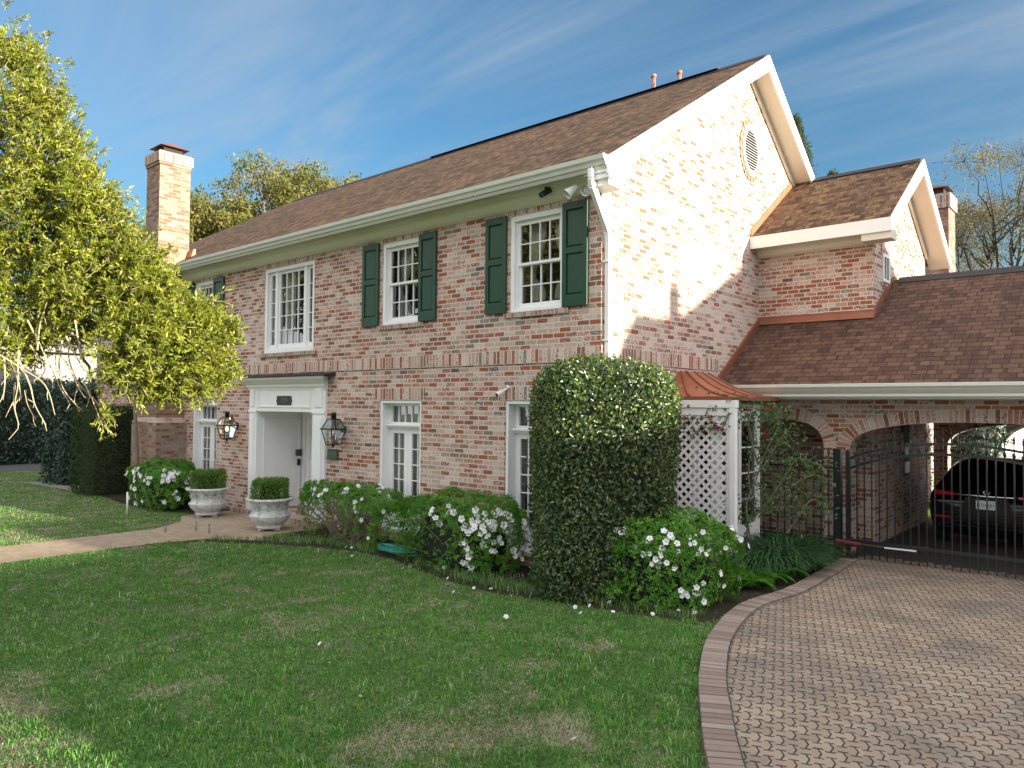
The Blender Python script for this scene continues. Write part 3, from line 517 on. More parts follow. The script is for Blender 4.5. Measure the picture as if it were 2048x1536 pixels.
g = G(); g.box(XC+.005, -3.585, 14.215, 14.245, 5.645, 5.885); g.build('fascia_board', 'white', H); g = G(); g.box(XC+.005, -3.62, 14.247, AY, 5.70, 5.715); g.box(-4.10, -3.60, 14.25, 14.60, 5.52, 5.70); g.build('eave_soffit', 'soffit', H)
g = G(); g.prism([(XC+.005, AY-.004, 5.52), (XC+.005, AY-.07, 5.56), (XC+.005, AY-.09, 5.64), (XC+.005, AY-.14, 5.70), (XC+.005, AY-.004, 5.70)], (AX-XC+.03, 0, 0)); g.build('frieze', 'soffit', H)
g = G(); sA = SA; g.prism([(XC+.004, 14.25, zA(14.25)+.0), (XC+.004, 16.62, zA(16.62)), (XC+.004, 16.62, zA(16.62)+.15), (XC+.004, 14.25, zA(14.25)+.15)], (.02, 0, 0)); g.build('flashing', 'copper', H)
g = G(); frame2 = [(AX+.012, 15.25, 4.92), (AX+.012, 15.70, 4.92), (AX+.012, 15.70, 5.46), (AX+.012, 15.25, 5.46)]
for (a, b, c, d) in ((15.25, 15.31, 4.92, 5.46), (15.64, 15.70, 4.92, 5.46), (15.31, 15.64, 4.92, 4.98), (15.31, 15.64, 5.40, 5.46), (15.465, 15.485, 4.98, 5.40)): g.box(AX+.002, AX+.03, a, b, c, d)
wn = g.build('window', 'white', H); g = G(); g.poly([(AX+.012, 15.30, 4.97), (AX+.012, 15.65, 4.97), (AX+.012, 15.65, 5.41), (AX+.012, 15.30, 5.41)]); g.build('glass_pane', 'carglass', wn)
g = G(); g.box(AX-.01, AX+.02, 15.18, 15.78, 4.84, 4.90); g.build('window_ledge', 'sill', H); g = G(); g.box(AX-.01, AX+.012, 15.2, 15.76, 5.47, 5.70); g.build('jack_arch', 'sill', H)
# ---------------- garage wing: arcaded front wall, roof, gutter
GY, GX1 = 13.5, 4.2; SG = .68; zg = lambda y: 2.90+SG*(y-12.74); GRY = 15.86
r = G(); gt = (GX1, GRY, zg(GRY)); r.poly([(XC, 12.74, 2.90), (GX1, 12.74, 2.90), (GX1, 14.62, zg(14.62)), (XC, 14.62, zg(14.62))]); r.poly([(AX-.02, 14.62, zg(14.62)), (GX1, 14.62, zg(14.62)), gt, (AX-.02, GRY, zg(GRY))])
r.poly([(GX1, 19.9, zg(GRY)-.6*(19.9-GRY)), (AX-.02, 19.9, zg(GRY)-.6*(19.9-GRY)), (AX-.02, GRY, zg(GRY)), gt]); r.poly([(XC, 12.74, 2.80), (GX1, 12.74, 2.80), (GX1, 12.74, 2.90), (XC, 12.74, 2.90)])
GR = r.build('roof', 'roof2', H); g = G(); z = zg(GRY); g.prism([(AX+.15, GRY-.15, z-.085), (AX+.15, GRY, z+.04), (AX+.15, GRY+.15, z-.07), (AX+.15, GRY, z-.01)], (8, 0, 0)); g.build('ridge_cap', 'ridge', GR)
g = G(); s = Vector((0, 1, SG)).normalized(); zq = zg(12.76)
g.prism([(XC+.004, 12.76, zq-.02), (XC+.004, 14.66, zg(14.66)-.02), (XC+.004, 14.66, zg(14.66)+.13), (XC+.004, 12.70, zg(12.70)+.13), (XC+.004, 12.70, zq-.1)], (.05, 0, 0)); g.prism([(XC, AY-.012, zg(AY)-.05), (XC, AY-.012, zg(AY)+.11), (XC, AY-.06, zg(AY)+.06), (XC, AY-.13, zg(AY-.1)+.012)], (AX-XC+.04, 0, 0)); g.prism([(AX+.004, AY-.05, zg(AY)-.03), (AX+.004, 16.2, zg(16.2)-.6), (AX+.004, GRY+.1, zg(GRY)+.08), (AX+.004, AY-.05, zg(AY)+.10)], (.05, 0, 0)); g.build('flashing', 'copperdark', H)
prof = [(12.74, 2.78), (12.70, 2.755), (12.655, 2.80), (12.63, 2.83), (12.60, 2.855), (12.595, 2.90), (12.61, 2.905), (12.72, 2.90), (12.74, 2.86)]
g = G(); g.prism([(-5.95, y, z) for y, z in reversed(prof)], (GX1+5.95, 0, 0)); gu = g.build('gutter', 'gutter', H)
for x in (-4.55, -2.2, .2): g = G(); g.prism([(x, y-.004, z-.003) for y, z in reversed(prof[1:7])]+[(x, 12.70, 2.90)], (.02, 0, 0)); g.build('gutter_seam', 'gutter', gu)
g = G(); g.prism([(-5.98, 12.86, 2.66), (-5.98, 12.86, 2.70), (-5.98, 12.72, 2.70), (-5.98, 12.72, 2.79), (-5.98, 12.74, 2.79), (-5.98, GY, 2.72), (-5.98, GY, 2.655)][::-1], (GX1+5.98, 0, 0)); g.build('fascia_board', 'gutter', H)
def arch_pts(cx, a, zs, b, n=28, k=2.35):
    P = []
    for i in range(n+1):
        t = math.pi*(1-i/n); c, s_ = math.cos(t), math.sin(t); P.append((cx+a*math.copysign(abs(c)**(2/k), c), zs+b*abs(s_)**(2/k)))
    return P
def arcade(name, Y0, Y1, xa, xb, zt, arches, par, mat='brick'):
    g = G(); cur = xa
    for (cx, a, zs, b) in arches:
        P = arch_pts(cx, a, zs, b)
        for Y, fl in ((Y0, 0), (Y1, 1)):
            q = [(cur, Y, 0), (cx-a, Y, 0), (cx-a, Y, zs), (cur, Y, zs)]; g.poly(q[::-1] if fl else q); q = [(cur, Y, zs), (cx-a, Y, zs), (cx-a, Y, zt), (cur, Y, zt)]; g.poly(q[::-1] if fl else q)
            for i in range(len(P)-1): q = [(P[i][0], Y, P[i][1]), (P[i+1][0], Y, P[i+1][1]), (P[i+1][0], Y, zt), (P[i][0], Y, zt)]; g.poly(q[::-1] if fl else q)
        for i in range(len(P)-1): g.poly([(P[i+1][0], Y0, P[i+1][1]), (P[i][0], Y0, P[i][1]), (P[i][0], Y1, P[i][1]), (P[i+1][0], Y1, P[i+1][1])][::-1])
        g.poly([(cx-a, Y0, 0), (cx-a, Y1, 0), (cx-a, Y1, zs), (cx-a, Y0, zs)]); g.poly([(cx+a, Y1, 0), (cx+a, Y0, 0), (cx+a, Y0, zs), (cx+a, Y1, zs)]); cur = cx+a
    for Y, fl in ((Y0, 0), (Y1, 1)): q = [(cur, Y, 0), (xb, Y, 0), (xb, Y, zt), (cur, Y, zt)]; g.poly(q[::-1] if fl else q)
    o = g.build(name, mat, par); g = G()
    for (cx, a, zs, b) in arches:             # ring of radial bricks
        P = arch_pts(cx, a, zs, b, 60); s_ = 0
        for i in range(len(P)-1):
            p, q = P[i], P[i+1]
            def outw(k):
                a0, b0 = P[max(k-1, 0)], P[min(k+1, len(P)-1)]; t = Vector((b0[0]-a0[0], b0[1]-a0[1])).normalized(); n_ = Vector((-t.y, t.x))*.215; return (P[k][0]+n_.x, max(P[k][1]+n_.y, zs-.0))
            o1, o2 = outw(i), outw(i+1); L = math.hypot(q[0]-p[0], q[1]-p[1])+.004
            Lm = (L+math.hypot(o2[0]-o1[0], o2[1]-o1[1]))/2
            if cx == arches[0][0] and len(arches) > 1:
                lim = (arches[0][0]+arches[0][1]+arches[1][0]-arches[1][1])/2; o1, o2 = (min(o1[0], lim), o1[1]), (min(o2[0], lim), o2[1])
            elif len(arches) > 1: lim = (arches[0][0]+arches[0][1]+arches[1][0]-arches[1][1])/2; o1, o2 = (max(o1[0], lim), o1[1]), (max(o2[0], lim), o2[1])
            g.poly([(p[0], Y0-.006, p[1]), (q[0], Y0-.006, q[1]), (o2[0], Y0-.006, o2[1]), (o1[0], Y0-.006, o1[1])], 0, [(0.004, s_), (0.004, s_+Lm), (.218, s_+Lm), (.218, s_)]); s_ += Lm
    g.build('arch_ring', 'soldier', par); return o
arcade('arcade_wall', GY, GY+.40, XC, GX1, 2.68, [(-5.20, .68, 1.82, .48), (-2.18, 1.90, 1.84, .46)], H)
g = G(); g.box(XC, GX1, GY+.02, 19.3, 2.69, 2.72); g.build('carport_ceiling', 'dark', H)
arcade('rear_arch_wall', 19.3, 19.65, AX, GX1, 3.0, [(-1.95, 1.78, 1.70, .50)], H); g = G(); g.box(2.2, 2.5, GY+.4, 19.3, 0, 2.68); g.build('carport_wall', 'brick', H)
# ---------------- copper roofed bay on the gable side
bx, by0, by1 = -5.30, 10.98, 12.62; g = G(); g.box(XC, bx, by0, by1, 0, .55); g.box(XC, bx, by0, by1, 2.28, 2.56)
for (x, y) in ((XC, by0), (bx-.12, by0), (bx-.12, by1-.12), (bx-.12, (by0+by1)/2-.05), ((XC+bx)/2, by0)): g.box(x, x+.12, y, y+.12, .55, 2.28)
bay = g.build('bay_window', 'white', H); g = G(); g.box(XC+.1, bx-.05, by0+.05, by1-.05, .5, 2.3); g.build('glass_pane', 'carglass', bay); g = G()
for z in (.98, 1.41, 1.84): g.box(XC+.1, bx-.01, by0+.005, by0+.03, z-.012, z+.012); g.box(bx-.045, bx-.02, by0+.1, by1-.1, z-.012, z+.012)
g.build('glazing_bar', 'white', bay)
g = G(); n = 8; oy0, oy1, ox = by0-.22, by1+.12, -5.02
def cop(t): q = 1-(1-t)**1.9; return 3.10-(3.10-2.675)*q       # concave flare from wall to eave
ring = []
for k in range(n+1):
    t = k/n; ring.append([(XC, by0+.34-(by0+.34-oy0)*t, cop(t)), (XC+.16+(ox-XC-.16)*t, by0+.34-(by0+.34-oy0)*t, cop(t)), (XC+.16+(ox-XC-.16)*t, by1-.5+(oy1-by1+.5)*t, cop(t)), (XC, by1-.5+(oy1-by1+.5)*t, cop(t))])
for k in range(n):
    for j in range(3): g.poly([ring[k][j], ring[k+1][j], ring[k+1][j+1], ring[k][j+1]])
g.poly([ring[0][0], ring[0][1], ring[0][2], ring[0][3]])
for j in range(3): a, b = ring[n][j], ring[n][j+1]; g.poly([(a[0], a[1], a[2]-.055), (b[0], b[1], b[2]-.055), b, a], 1)
g.poly([(p[0], p[1], p[2]-.055) for p in ring[n]][::-1], 1)
cr = g.build('copper_roof', ['copper', 'copperdark'], H); g = G()
for fr in (.0, .36, .72, 1.0):
    g.tube([tuple(Vector(ring[k][1]).lerp(Vector(ring[k][2]), fr)+Vector((.0, 0, .014))) for k in range(n+1)], .014, 5)
for fr in (.45,): g.tube([tuple(Vector(ring[k][0]).lerp(Vector(ring[k][1]), fr)+Vector((0, 0, .014))) for k in range(n+1)], .014, 5)
g.build('roof_seam', 'copperdark', cr)
# ---------------- lattice trellis
TY = 10.78; T = thing('lattice_trellis', (-5.4, TY, 0), 'white diamond lattice trellis standing beside the tall clipped shrub', 'trellis'); g = G()
xl, xr_, zb_, zt_ = -6.12, -4.99, .12, 2.40; import itertools
def clip(p, q):
    t0, t1 = 0., 1.; dx, dz_ = q[0]-p[0], q[1]-p[1]
    for pp, qq in ((-dx, p[0]-xl), (dx, xr_-p[0]), (-dz_, p[1]-zb_), (dz_, zt_-p[1])):
        if abs(pp) < 1e-9: continue
        t = qq/pp
        if pp < 0: t0 = max(t0, t)
        else: t1 = min(t1, t)
    return None if t0 >= t1 else ((p[0]+dx*t0, p[1]+dz_*t0), (p[0]+dx*t1, p[1]+dz_*t1))
for sgn, yy in ((1, TY), (-1, TY+.010)):
    c = -6.
    while c < 6:
        k = clip((xl-1, c), (xl+5, c+6)) if sgn > 0 else clip((xl-1, c+3), (xl+5, c-3))
        if k: (a, b) = k; g.bar((a[0], yy, a[1]), (b[0], yy, b[1]), .046, .009, (0, 1, 0)) if False else g.obox(((a[0]+b[0])/2, yy, (a[1]+b[1])/2), ((b[0]-a[0])/2, 0, (b[1]-a[1])/2), (0, .0045, 0), tuple(Vector((-(b[1]-a[1]), 0, b[0]-a[0])).normalized()*.023))
        c += .150
g.build('lattice', 'white', T); g = G(); g.box(xr_-.045, xr_+.0, TY-.03, TY+.04, .1, 2.56); g.box(xl, xr_-.045, TY-.025, TY+.035, 2.38, 2.50); g.build('lattice_frame', 'white', T)
g = G(); g.box(xr_+.002, xr_+.095, TY-.05, TY+.05, 0, 2.56); g.build('post', 'white', T, bevel=.004); g = G(); g.box(xl, xr_+.11, TY-.055, TY+.055, 2.50, 2.615); g.build('header_beam', 'white', T, bevel=.004)
# ---------------- lanterns, cameras, lights, plaques
def lantern(px, py, lit, label):
    p = onY(px, py, 8.78); z0 = p[2]; L = thing('wall_lantern', (p[0], 8.78, z0), label, 'lantern', 'gas lanterns beside the front door'); c = Vector((p[0], 8.78, 0)); rt, rb_ = .165, .10; zb1, zm, zt1 = z0-.30, z0+.0, z0+.19; g = G()
    Q = lambda r_, z: [(c.x+a*r_, c.y+b*r_, z) for a, b in ((-1, -1), (1, -1), (1, 1), (-1, 1))]
    qb, qm, qt = Q(rb_, zb1), Q(rt, zm), Q(.085, zt1)
    for k in range(4):
        g.bar(qb[k], qm[k], .018); g.bar(qm[k], qt[k], .018); g.bar(qb[k], qb[(k+1) % 4], .02); g.bar(Q(rt+.015, zm)[k], Q(rt+.015, zm)[(k+1) % 4], .026); g.bar(qt[k], qt[(k+1) % 4], .02)
    g.box(c.x-rb_, c.x+rb_, c.y-rb_, c.y+rb_, zb1-.01, zb1+.004); g.lathe([(.02, -.05), (.03, -.02), (.03, 0)], (c.x, c.y, zb1-.01), 10); g.build('lantern_frame', 'blackmetal', L)
    g = G(); g.lathe([(.05, 0), (.05, .09), (.058, .095), (.058, .11), (.045, .13), (.02, .14)], (c.x, c.y, zt1), 16); g.box(c.x-.085, c.x+.085, c.y-.085, c.y+.085, zt1-.004, zt1+.008); g.build('chimney_cap', 'blackmetal', L, True)
    g = G()
    for k in range(4): k2 = (k+1) % 4; g.poly([qb[k], qb[k2], qm[k2], qm[k]]); g.poly([qm[k], qm[k2], qt[k2], qt[k]])
    g.build('glass_pane', 'lampglass', L); g = G(); g.tube([(c.x, c.y, zb1), (c.x, c.y, z0-.16)], .011, 8); g.tube([(c.x, c.y, z0-.16), (c.x, c.y, z0-.13)], .02, 8); g.build('burner', 'blackmetal', L)
    if lit: g = G(); g.lathe([(.008, 0), (.026, .025), (.03, .05), (.018, .09), (.003, .125)], (c.x, c.y, z0-.13), 10); g.build('flame', 'flame', L, True)
    g = G(); g.box(c.x-.035, c.x+.035, D-.02, D-.001, zm-.10, zm+.06); g.build('wall_plate', 'blackmetal', L); g = G(); g.bar((c.x, c.y+rt, zm), (c.x, D-.01, zm), .03); g.build('bracket', 'blackmetal', L); g = G(); g.tube([(c.x, c.y+.05, zb1+.02), (c.x, D-.02, zb1+.02)], .009, 6); g.build('gas_pipe', 'blackmetal', L)
lantern(454, 851, True, 'black gas wall lantern with burning flame left of the front door'); lantern(667, 858, False, 'black gas wall lantern without visible flame right of the front door')
def textobj(name, s, size, loc, rot, mat, par, ext=.002, sx=1):
    c = bpy.data.curves.new(name, 'FONT'); c.body = s; c.size = size; c.align_x = 'CENTER'; c.align_y = 'CENTER'; c.extrude = ext; t = bpy.data.objects.new(name, c); COL.objects.link(t); dg = bpy.context.evaluated_depsgraph_get(); me = bpy.data.meshes.new_from_object(t.evaluated_get(dg)); bpy.data.objects.remove(t)
    me.transform(Matrix.Translation(Vector(loc)-parent_origin(par)) @ Matrix.Rotation(rot[2], 4, 'Z') @ Matrix.Rotation(rot[0], 4, 'X') @ Matrix.Diagonal((sx, 1, 1, 1))); me.materials.clear(); me.materials.append(M[mat]); o = bpy.data.objects.new(name, me); COL.objects.link(o); o.parent = par; return o
p = onY(567, 801, yf-.02); g = G(); pl = thing('number_plaque', (p[0], yf-.02, p[2]), 'dark cast house number plaque on the white lintel above the front door', 'plaque'); a, b, z = .27, .10, p[2]; x = p[0]
g.prism([(x-a, yf, z-b), (x-a-.012, yf, z-.03), (x-a-.035, yf, z), (x-a-.012, yf, z+.03), (x-a, yf, z+b), (x+a, yf, z+b), (x+a+.012, yf, z+.03), (x+a+.035, yf, z), (x+a+.012, yf, z-.03), (x+a, yf, z-b)], (0, -.014, 0)); g.build('plate', 'bronze', pl); textobj('numerals', '1929', .14, (x, yf-.0155, z), (R(90), 0, 0), 'greyink', pl)
p = onY(665, 909, D-.02); x, z = p[0], p[2]; pl = thing('wall_plaque', (x, D, z), 'small green bronze plaque on the brick below the right lantern', 'plaque'); g = G(); g.box(x-.165, x+.165, D-.03, D-.022, z-.115, z+.115); g.build('plate', 'verdigris', pl, bevel=.004); textobj('numerals', '1929', .16, (x, D-.0315, z), (R(90), 0, 0), 'greyink', pl, sx=.8)
def cam_dome(loc, dirv, label, mat, mount, L=.2, r=.045):
    t = thing('security_camera', loc, label, 'camera'); c = Vector(loc); d = Vector(dirv).normalized(); g = G(); g.tube([c-d*L*.5, c-d*L*.45, c+d*L*.4, c+d*L*.5], [r*.6, r, r, r*.95], 14); g.build('camera_body', mat, t, True)
    g = G(); g.tube([c+d*L*.5, c+d*L*.51], r*.8, 14); g.build('lens', 'carglass', t); g = G(); g.tube([c-d*L*.2, Vector(mount)], r*.4, 8); m2 = Vector(mount); n_ = (m2-c).normalized(); g.tube([m2-n_*.012, m2+n_*.01], r*1.1, 12); g.build('mount', mat, t, True)
p = onY(1091, 385, 8.80); cam_dome((p[0], 8.80, p[2]), (-.35, -.6, -.45), 'black bullet security camera under the eave above the right window', 'blackmetal', (p[0], 8.85, 5.80), .2, .045)
p = onY(1000, 786, D-.14); cam_dome((p[0], D-.14, p[2]), (-.2, -.8, -.4), 'small white security camera on the first floor brick wall', 'plastic', (p[0]+.06, D-.01, p[2]+.09), .14, .04)
FL = thing('floodlight', (-6.52, 8.86, 5.62), 'white twin floodlight under the eave at the house corner', 'floodlight')
for px, py, dv in ((1143, 381, (-.35, -.5, -.55)), (1176, 378, (.10, -.8, -.45))):
    p = Vector(onY(px, py, 8.76)); d = Vector(dv).normalized(); g = G(); g.tube([p-d*.10, p-d*.07, p-d*.02, p+d*.08, p+d*.10], [.03, .05, .055, .078, .08], 16, cap=False); g.tube([p-d*.10, p-d*.101], .03, 16); g.tube([p+d*.055, p+d*.056], .066, 16); lh = g.build('lamp_head', 'plastic', FL, True); g = G(); g.tube([p-d*.07, Vector((-6.52, 8.9, 5.66)), Vector((-6.52, 8.98, 5.68))], .014, 6); g.build('lamp_arm', 'plastic', lh)
g = G(); g.lathe([(.07, 0), (.07, .03), (.05, .045)], (-6.52, 8.98, 5.64), 14); g.build('junction_box', 'plastic', FL, True)
def small(name, px, py, X, w_, h_, mat, label, cat, th=.03):
    p = onX(px, py, X); g = G(); g.box(X+.001, X+th, p[1]-w_, p[1]+w_, p[2]-h_, p[2]+h_); return tag(g.build(name, mat, None, bevel=.004), label, cat)
small('intercom', 596.5, 905, ox0+.022, .075, .075, 'verdigris', 'square bronze intercom on the white panel of the entrance recess', 'intercom', .04); small('doorbell', 597, 924, ox0+.022, .035, .075, 'dark', 'slim black doorbell below the square intercom in the entrance recess', 'doorbell'); small('vent_grille', 569, 969, ox0+.004, .09, .03, 'greyblue', 'small grey vent low on the white recess panel', 'vent', .012)
# ---------------- gate, fence, opener
GT = 13.15
def finial(g, x, y, z): g.lathe([(.012, -.03), (.022, -.015), (.013, 0), (.02, .018), (.004, .085)], (x, y, z), 8)
P0 = thing('gate_post', (-4.175, GT, 0), 'thick square black post at the left end of the driveway gate', 'post'); g = G(); g.box(-4.235, -4.115, GT-.055, GT+.055, 0, 1.80); g.build('shaft', 'iron', P0); g = G(); g.box(-4.245, -4.105, GT-.065, GT+.065, 1.80, 1.825); g.build('cap', 'iron', P0)
GA = thing('driveway_gate', (-4.0, GT, 0), 'black iron driveway gate with arched top rail and spear finials', 'gate'); W2 = 3.3
top = lambda x: 1.66+.31*math.sin(math.pi*min(1, max(0, (x+4.0)/W2))**.9)**.85
g = G(); g.box(-4.04, -3.975, GT-.035, GT+.035, .05, 1.81); g.build('stile', 'iron', GA)
for off in (0, -.165):
    n = 22; g = G()
    for k in range(n): a, b = -3.975+W2*k/n, -3.975+W2*(k+1)/n; g.bar((a, GT, top(a)+off), (b+.002, GT, top(b)+off), .04, .04)
    g.build('rail', 'iron', GA)
g = G(); g.box(-3.975, -3.975+W2, GT-.02, GT+.02, .29, .345); g.build('rail', 'iron', GA)
x = -3.87
while x < -4.0+W2: g = G(); zt = top(x)+.11; g.box(x-.009, x+.009, GT-.009, GT+.009, .045, zt); finial(g, x, GT, zt+.02); g.lathe([(.01, -.05), (.02, -.02), (.024, 0), (.02, .02), (.01, .05)], (x, GT, top(x)-.08), 8); g.build('picket', 'iron', GA); x += .115
FE = thing('side_fence', (-4.8, GT, 0), 'low black iron picket fence between the trellis and the gate post', 'fence')
for z in (1.66, 1.50, .30): g = G(); g.box(-5.75, -4.24, GT-.016, GT+.016, z-.016, z+.016); g.build('rail', 'iron', FE)
x = -5.70
while x < -4.26: g = G(); g.box(x-.009, x+.009, GT-.009, GT+.009, .06, 1.74); finial(g, x, GT, 1.76); g.build('picket', 'iron', FE); x += .125
OP = thing('gate_opener', (-4.1, GT-.1, .42), 'dark red and steel arm of the automatic gate opener', 'gate opener'); a = onY(1672, 1083, GT-.12); b = onY(1722, 1090, GT-.12); c = onY(1769, 1096, GT-.12); e = onY(1833, 1103, GT-.1)
g = G(); g.tube([a, b], [.055, .04], 10); g.build('motor', 'redpl', OP, bevel=.004); g = G(); g.tube([b, c], .028, 10); g.build('sleeve', 'blackmetal', OP); g = G(); g.tube([c, e], .018, 10); g.build('ram', 'steel', OP); g = G(); g.bar(tuple(a+np.array([0, .02, .03])), tuple(a+np.array([.3, .06, .06])), .04, .02); g.build('hinge_plate', 'iron', OP); g = G(); g.tube([e, e+np.array([.02, .1, 0])], .015, 6); g.build('bracket', 'iron', OP)
# ---------------- car in the carport
CX, CY = -2.40, 15.5; CARM = thing('parked_car', (CX, CY, 0), 'black car parked rear first behind the iron gate under the carport', 'car')
sec = [  # y, half width bottom, half width waist, half width roof, z bottom, z waist, z top
 (.0, .78, .84, .80, .38, .80, .84), (.06, .86, .91, .87, .26, .84, .93), (.16, .89, .94, .88, .22, .90, 1.0), (.42, .90, .95, .76, .2, .96, 1.28), (.75, .90, .95, .66, .2, .98, 1.55), (1.1, .90, .95, .64, .2, .98, 1.62), (2.2, .90, .95, .65, .2, .97, 1.62), (2.9, .90, .95, .66, .2, .96, 1.5), (3.5, .90, .94, .78, .2, .95, 1.05), (4.4, .86, .90, .80, .22, .86, .92), (4.65, .72, .76, .7, .3, .7, .78)]
V = []; F = []; PR = []
for (y, wb, ww, wr, z0, zw, zt) in sec: PR.append([(-wb*.9, z0), (-wb, z0+.12), (-ww, zw-.25), (-ww*.985, zw), (-wr-.05, zw+(zt-zw)*.75), (-wr+.06, zt-.015), (0, zt+.02), (wr-.06, zt-.015), (wr+.05, zw+(zt-zw)*.75), (ww*.985, zw), (ww, zw-.25), (wb, z0+.12), (wb*.9, z0)])
g = G()
for k, s_ in enumerate(sec): g.v += [(CX+x, CY+s_[0], z) for x, z in PR[k]]
n = 13
for k in range(len(sec)-1):
    for j in range(n): g.f.append((k*n+j, k*n+(j+1) % n, (k+1)*n+(j+1) % n, (k+1)*n+j)); g.m.append(0)
g.f.append(tuple(reversed(range(n)))); g.m.append(0); g.f.append(tuple((len(sec)-1)*n+j for j in range(n))); g.m.append(0)
body = g.build('body', 'carpaint', CARM, True); sb = body.modifiers.new('sub', 'SUBSURF'); sb.levels = 2; sb.render_levels = 2
g = G(); g.poly([(CX-.72, CY+.325, 1.05), (CX+.72, CY+.325, 1.05), (CX+.58, CY+.70, 1.50), (CX-.58, CY+.70, 1.50)]); g.build('rear_window', 'carglass', CARM)
y = CY-.035; g = G(); g.tube([(CX-.46, y+.03, .99), (CX-.40, y, .985), (CX, y-.02, .98), (CX+.40, y, .985), (CX+.46, y+.03, .99)], .022, 8); g.build('chrome_strip', 'chrome', CARM, True)
for s_ in (-1, 1): g = G(); g.prism([(CX+s_*.46, y+.03, 1.0), (CX+s_*.80, y+.10, 1.04), (CX+s_*.86, y+.2, .99), (CX+s_*.80, y+.08, .95), (CX+s_*.48, y+.03, .965)], (0, .08, 0)); g.build('tail_light', 'redlight', CARM); g = G(); g.box(CX+s_*.70-.13, CX+s_*.70+.13, y+.02, y+.06, .555, .585); g.build('reflector', 'redlight', CARM); g = G(); g.tube([(CX+s_*.62-.12, y+.02, .40), (CX+s_*.62-.12, y+.02, .46), (CX+s_*.62+.12, y+.01, .46), (CX+s_*.62+.12, y+.01, .40), (CX+s_*.62-.12, y+.02, .40)], .012, 6); g.build('exhaust_trim', 'chrome', CARM)
g = G(); g.tube([(CX-.62, y+.0, .655), (CX, y-.04, .65), (CX+.62, y+.0, .655)], .012, 6); g.build('bumper_strip', 'chrome', CARM); g = G(); g.tube([(CX-.5, y-.01, .52), (CX, y-.04, .515), (CX+.5, y-.01, .52)], .008, 6); g.tube([(CX-.5, y-.01, .44), (CX, y-.04, .435), (CX+.5, y-.01, .44)], .008, 6); g.build('diffuser_trim', 'chrome', CARM)
g = G(); g.prism([(CX-.40, y+.01, .70), (CX+.40, y+.01, .70), (CX+.32, y+.01, .95), (CX-.32, y+.01, .95)], (0, .04, 0)); g.build('plate_recess', 'carpaint', CARM)
g = G(); g.box(CX-.155, CX+.155, y-.012, y, .75, .905); pl = g.build('license_plate', 'plate', CARM); [textobj('plate_text', s_, .082, (CX+o_, y-.0135, .82), (R(90), 0, 0), 'ink', pl, .001, .88) for s_, o_ in (('GTH', -.07), ('581', .075))]
g = G(); g.tube([(CX+.055*math.cos(t)*.9, y+.03, 1.045+.035*math.sin(t)) for t in [2*math.pi*k/16 for k in range(17)]], .009, 6); g.tube([(CX-.04, y+.03, 1.035), (CX, y+.025, 1.055), (CX+.04, y+.03, 1.035)], .008, 6); g.build('emblem', 'chrome', CARM)
for sx_, yy in itertools.product((-1, 1), (.85, 3.75)): g = G(); c = (CX+sx_*.84, CY+yy, .33); g.tube([(c[0]-.11, c[1], c[2]), (c[0]+.11, c[1], c[2])], .33, 24); wl = g.build('wheel', 'tyre', CARM, bevel=.03); g = G(); g.tube([(c[0]+sx_*.095, c[1], c[2]), (c[0]+sx_*.118, c[1], c[2])], .21, 20); g.build('rim', 'steel', wl)
# things inside the carport
g = G(); q = onX(1808, 900, AX); yq = q[1]; t = thing('wall_clock_board', (AX, yq, 1.5), 'tall pale wooden board with a round dial hung on the carport wall', 'wall ornament'); g.box(AX+.005, AX+.05, yq-.22, yq+.22, 1.15, 2.5); g.build('board', 'barkdark', t); g = G(); g.tube([(AX+.05, yq-.02, 1.68), (AX+.07, yq-.02, 1.68)], .15, 24); g.build('dial', 'soffit', t); g = G(); g.box(AX+.05, AX+.08, yq-.18, yq+.16, 1.22, 1.44); g.build('bracket_box', 'cream', t)
# ------------------------------------------------------------------ ground
def sheet(name, poly, z, mat): g = G(); g.poly([(x, y, z) for x, y in poly]); return struct(g.build(name, mat))
sheet('lawn', [(-160, -120), (120, -120), (120, 160), (-160, 160)], 0, 'lawn')
KO = [onZ(*q)[:2] for q in ((1662, 1128), (1625, 1148), (1560, 1188), (1480, 1216), (1420, 1275), (1398, 1350), (1400, 1430), (1414, 1536))]
KO = [np.array(p) for p in KO]; KO[0] = np.array((-4.05, 12.9)); KO[1] = np.array((-3.98, 11.7)); KO[2] = np.array((-3.93, 10.2)); KO.append(np.array((-1.75, 3.9))); KO.append(np.array((-.4, 2.4))); KO.append(np.array((1.5, 1.2)))
def smooth_line(P, n=10):
    out = []
    for i in range(len(P)-1):
        p0, p1, p2, p3 = P[max(i-1, 0)], P[i], P[i+1], P[min(i+2, len(P)-1)]
        for k in range(n): t = k/n; out.append(.5*((2*p1)+(-p0+p2)*t+(2*p0-5*p1+4*p2-p3)*t*t+(-p0+3*p1-3*p2+p3)*t**3))
    return out+[P[-1]]
KL = smooth_line(KO, 12)
BED = [(-12.85, 9.05), (-12.9, 8.6), (-12.55, 7.9), (-12.42, 7.40), (-13.22, 6.82), (-13.48, 6.2), (-12.95, 6.7), (-12.1, 7.2), (-11.2, 7.68), (-10.3, 7.95), (-9.46, 7.89), (-8.5, 7.70), (-7.65, 7.50), (-6.67, 7.46), (-5.71, 7.72), (-4.9, 7.80), (-4.35, 7.95)]+[tuple(p) for p in KL if 8.1 < p[1]][::-1]+[(-4.1, 13.4), (-6.18, 13.5), (-6.18, 9.05)]
sheet('flower_bed', BED, .006, 'soil')
BED2 = [(-16.5, 9.05), (-16.6, 8.1), (-17.5, 7.82), (-19.5, 7.72), (-21.0, 7.9), (-22, 7.9), (-22, 9.05)]; sheet('flower_bed', BED2, .006, 'soil')
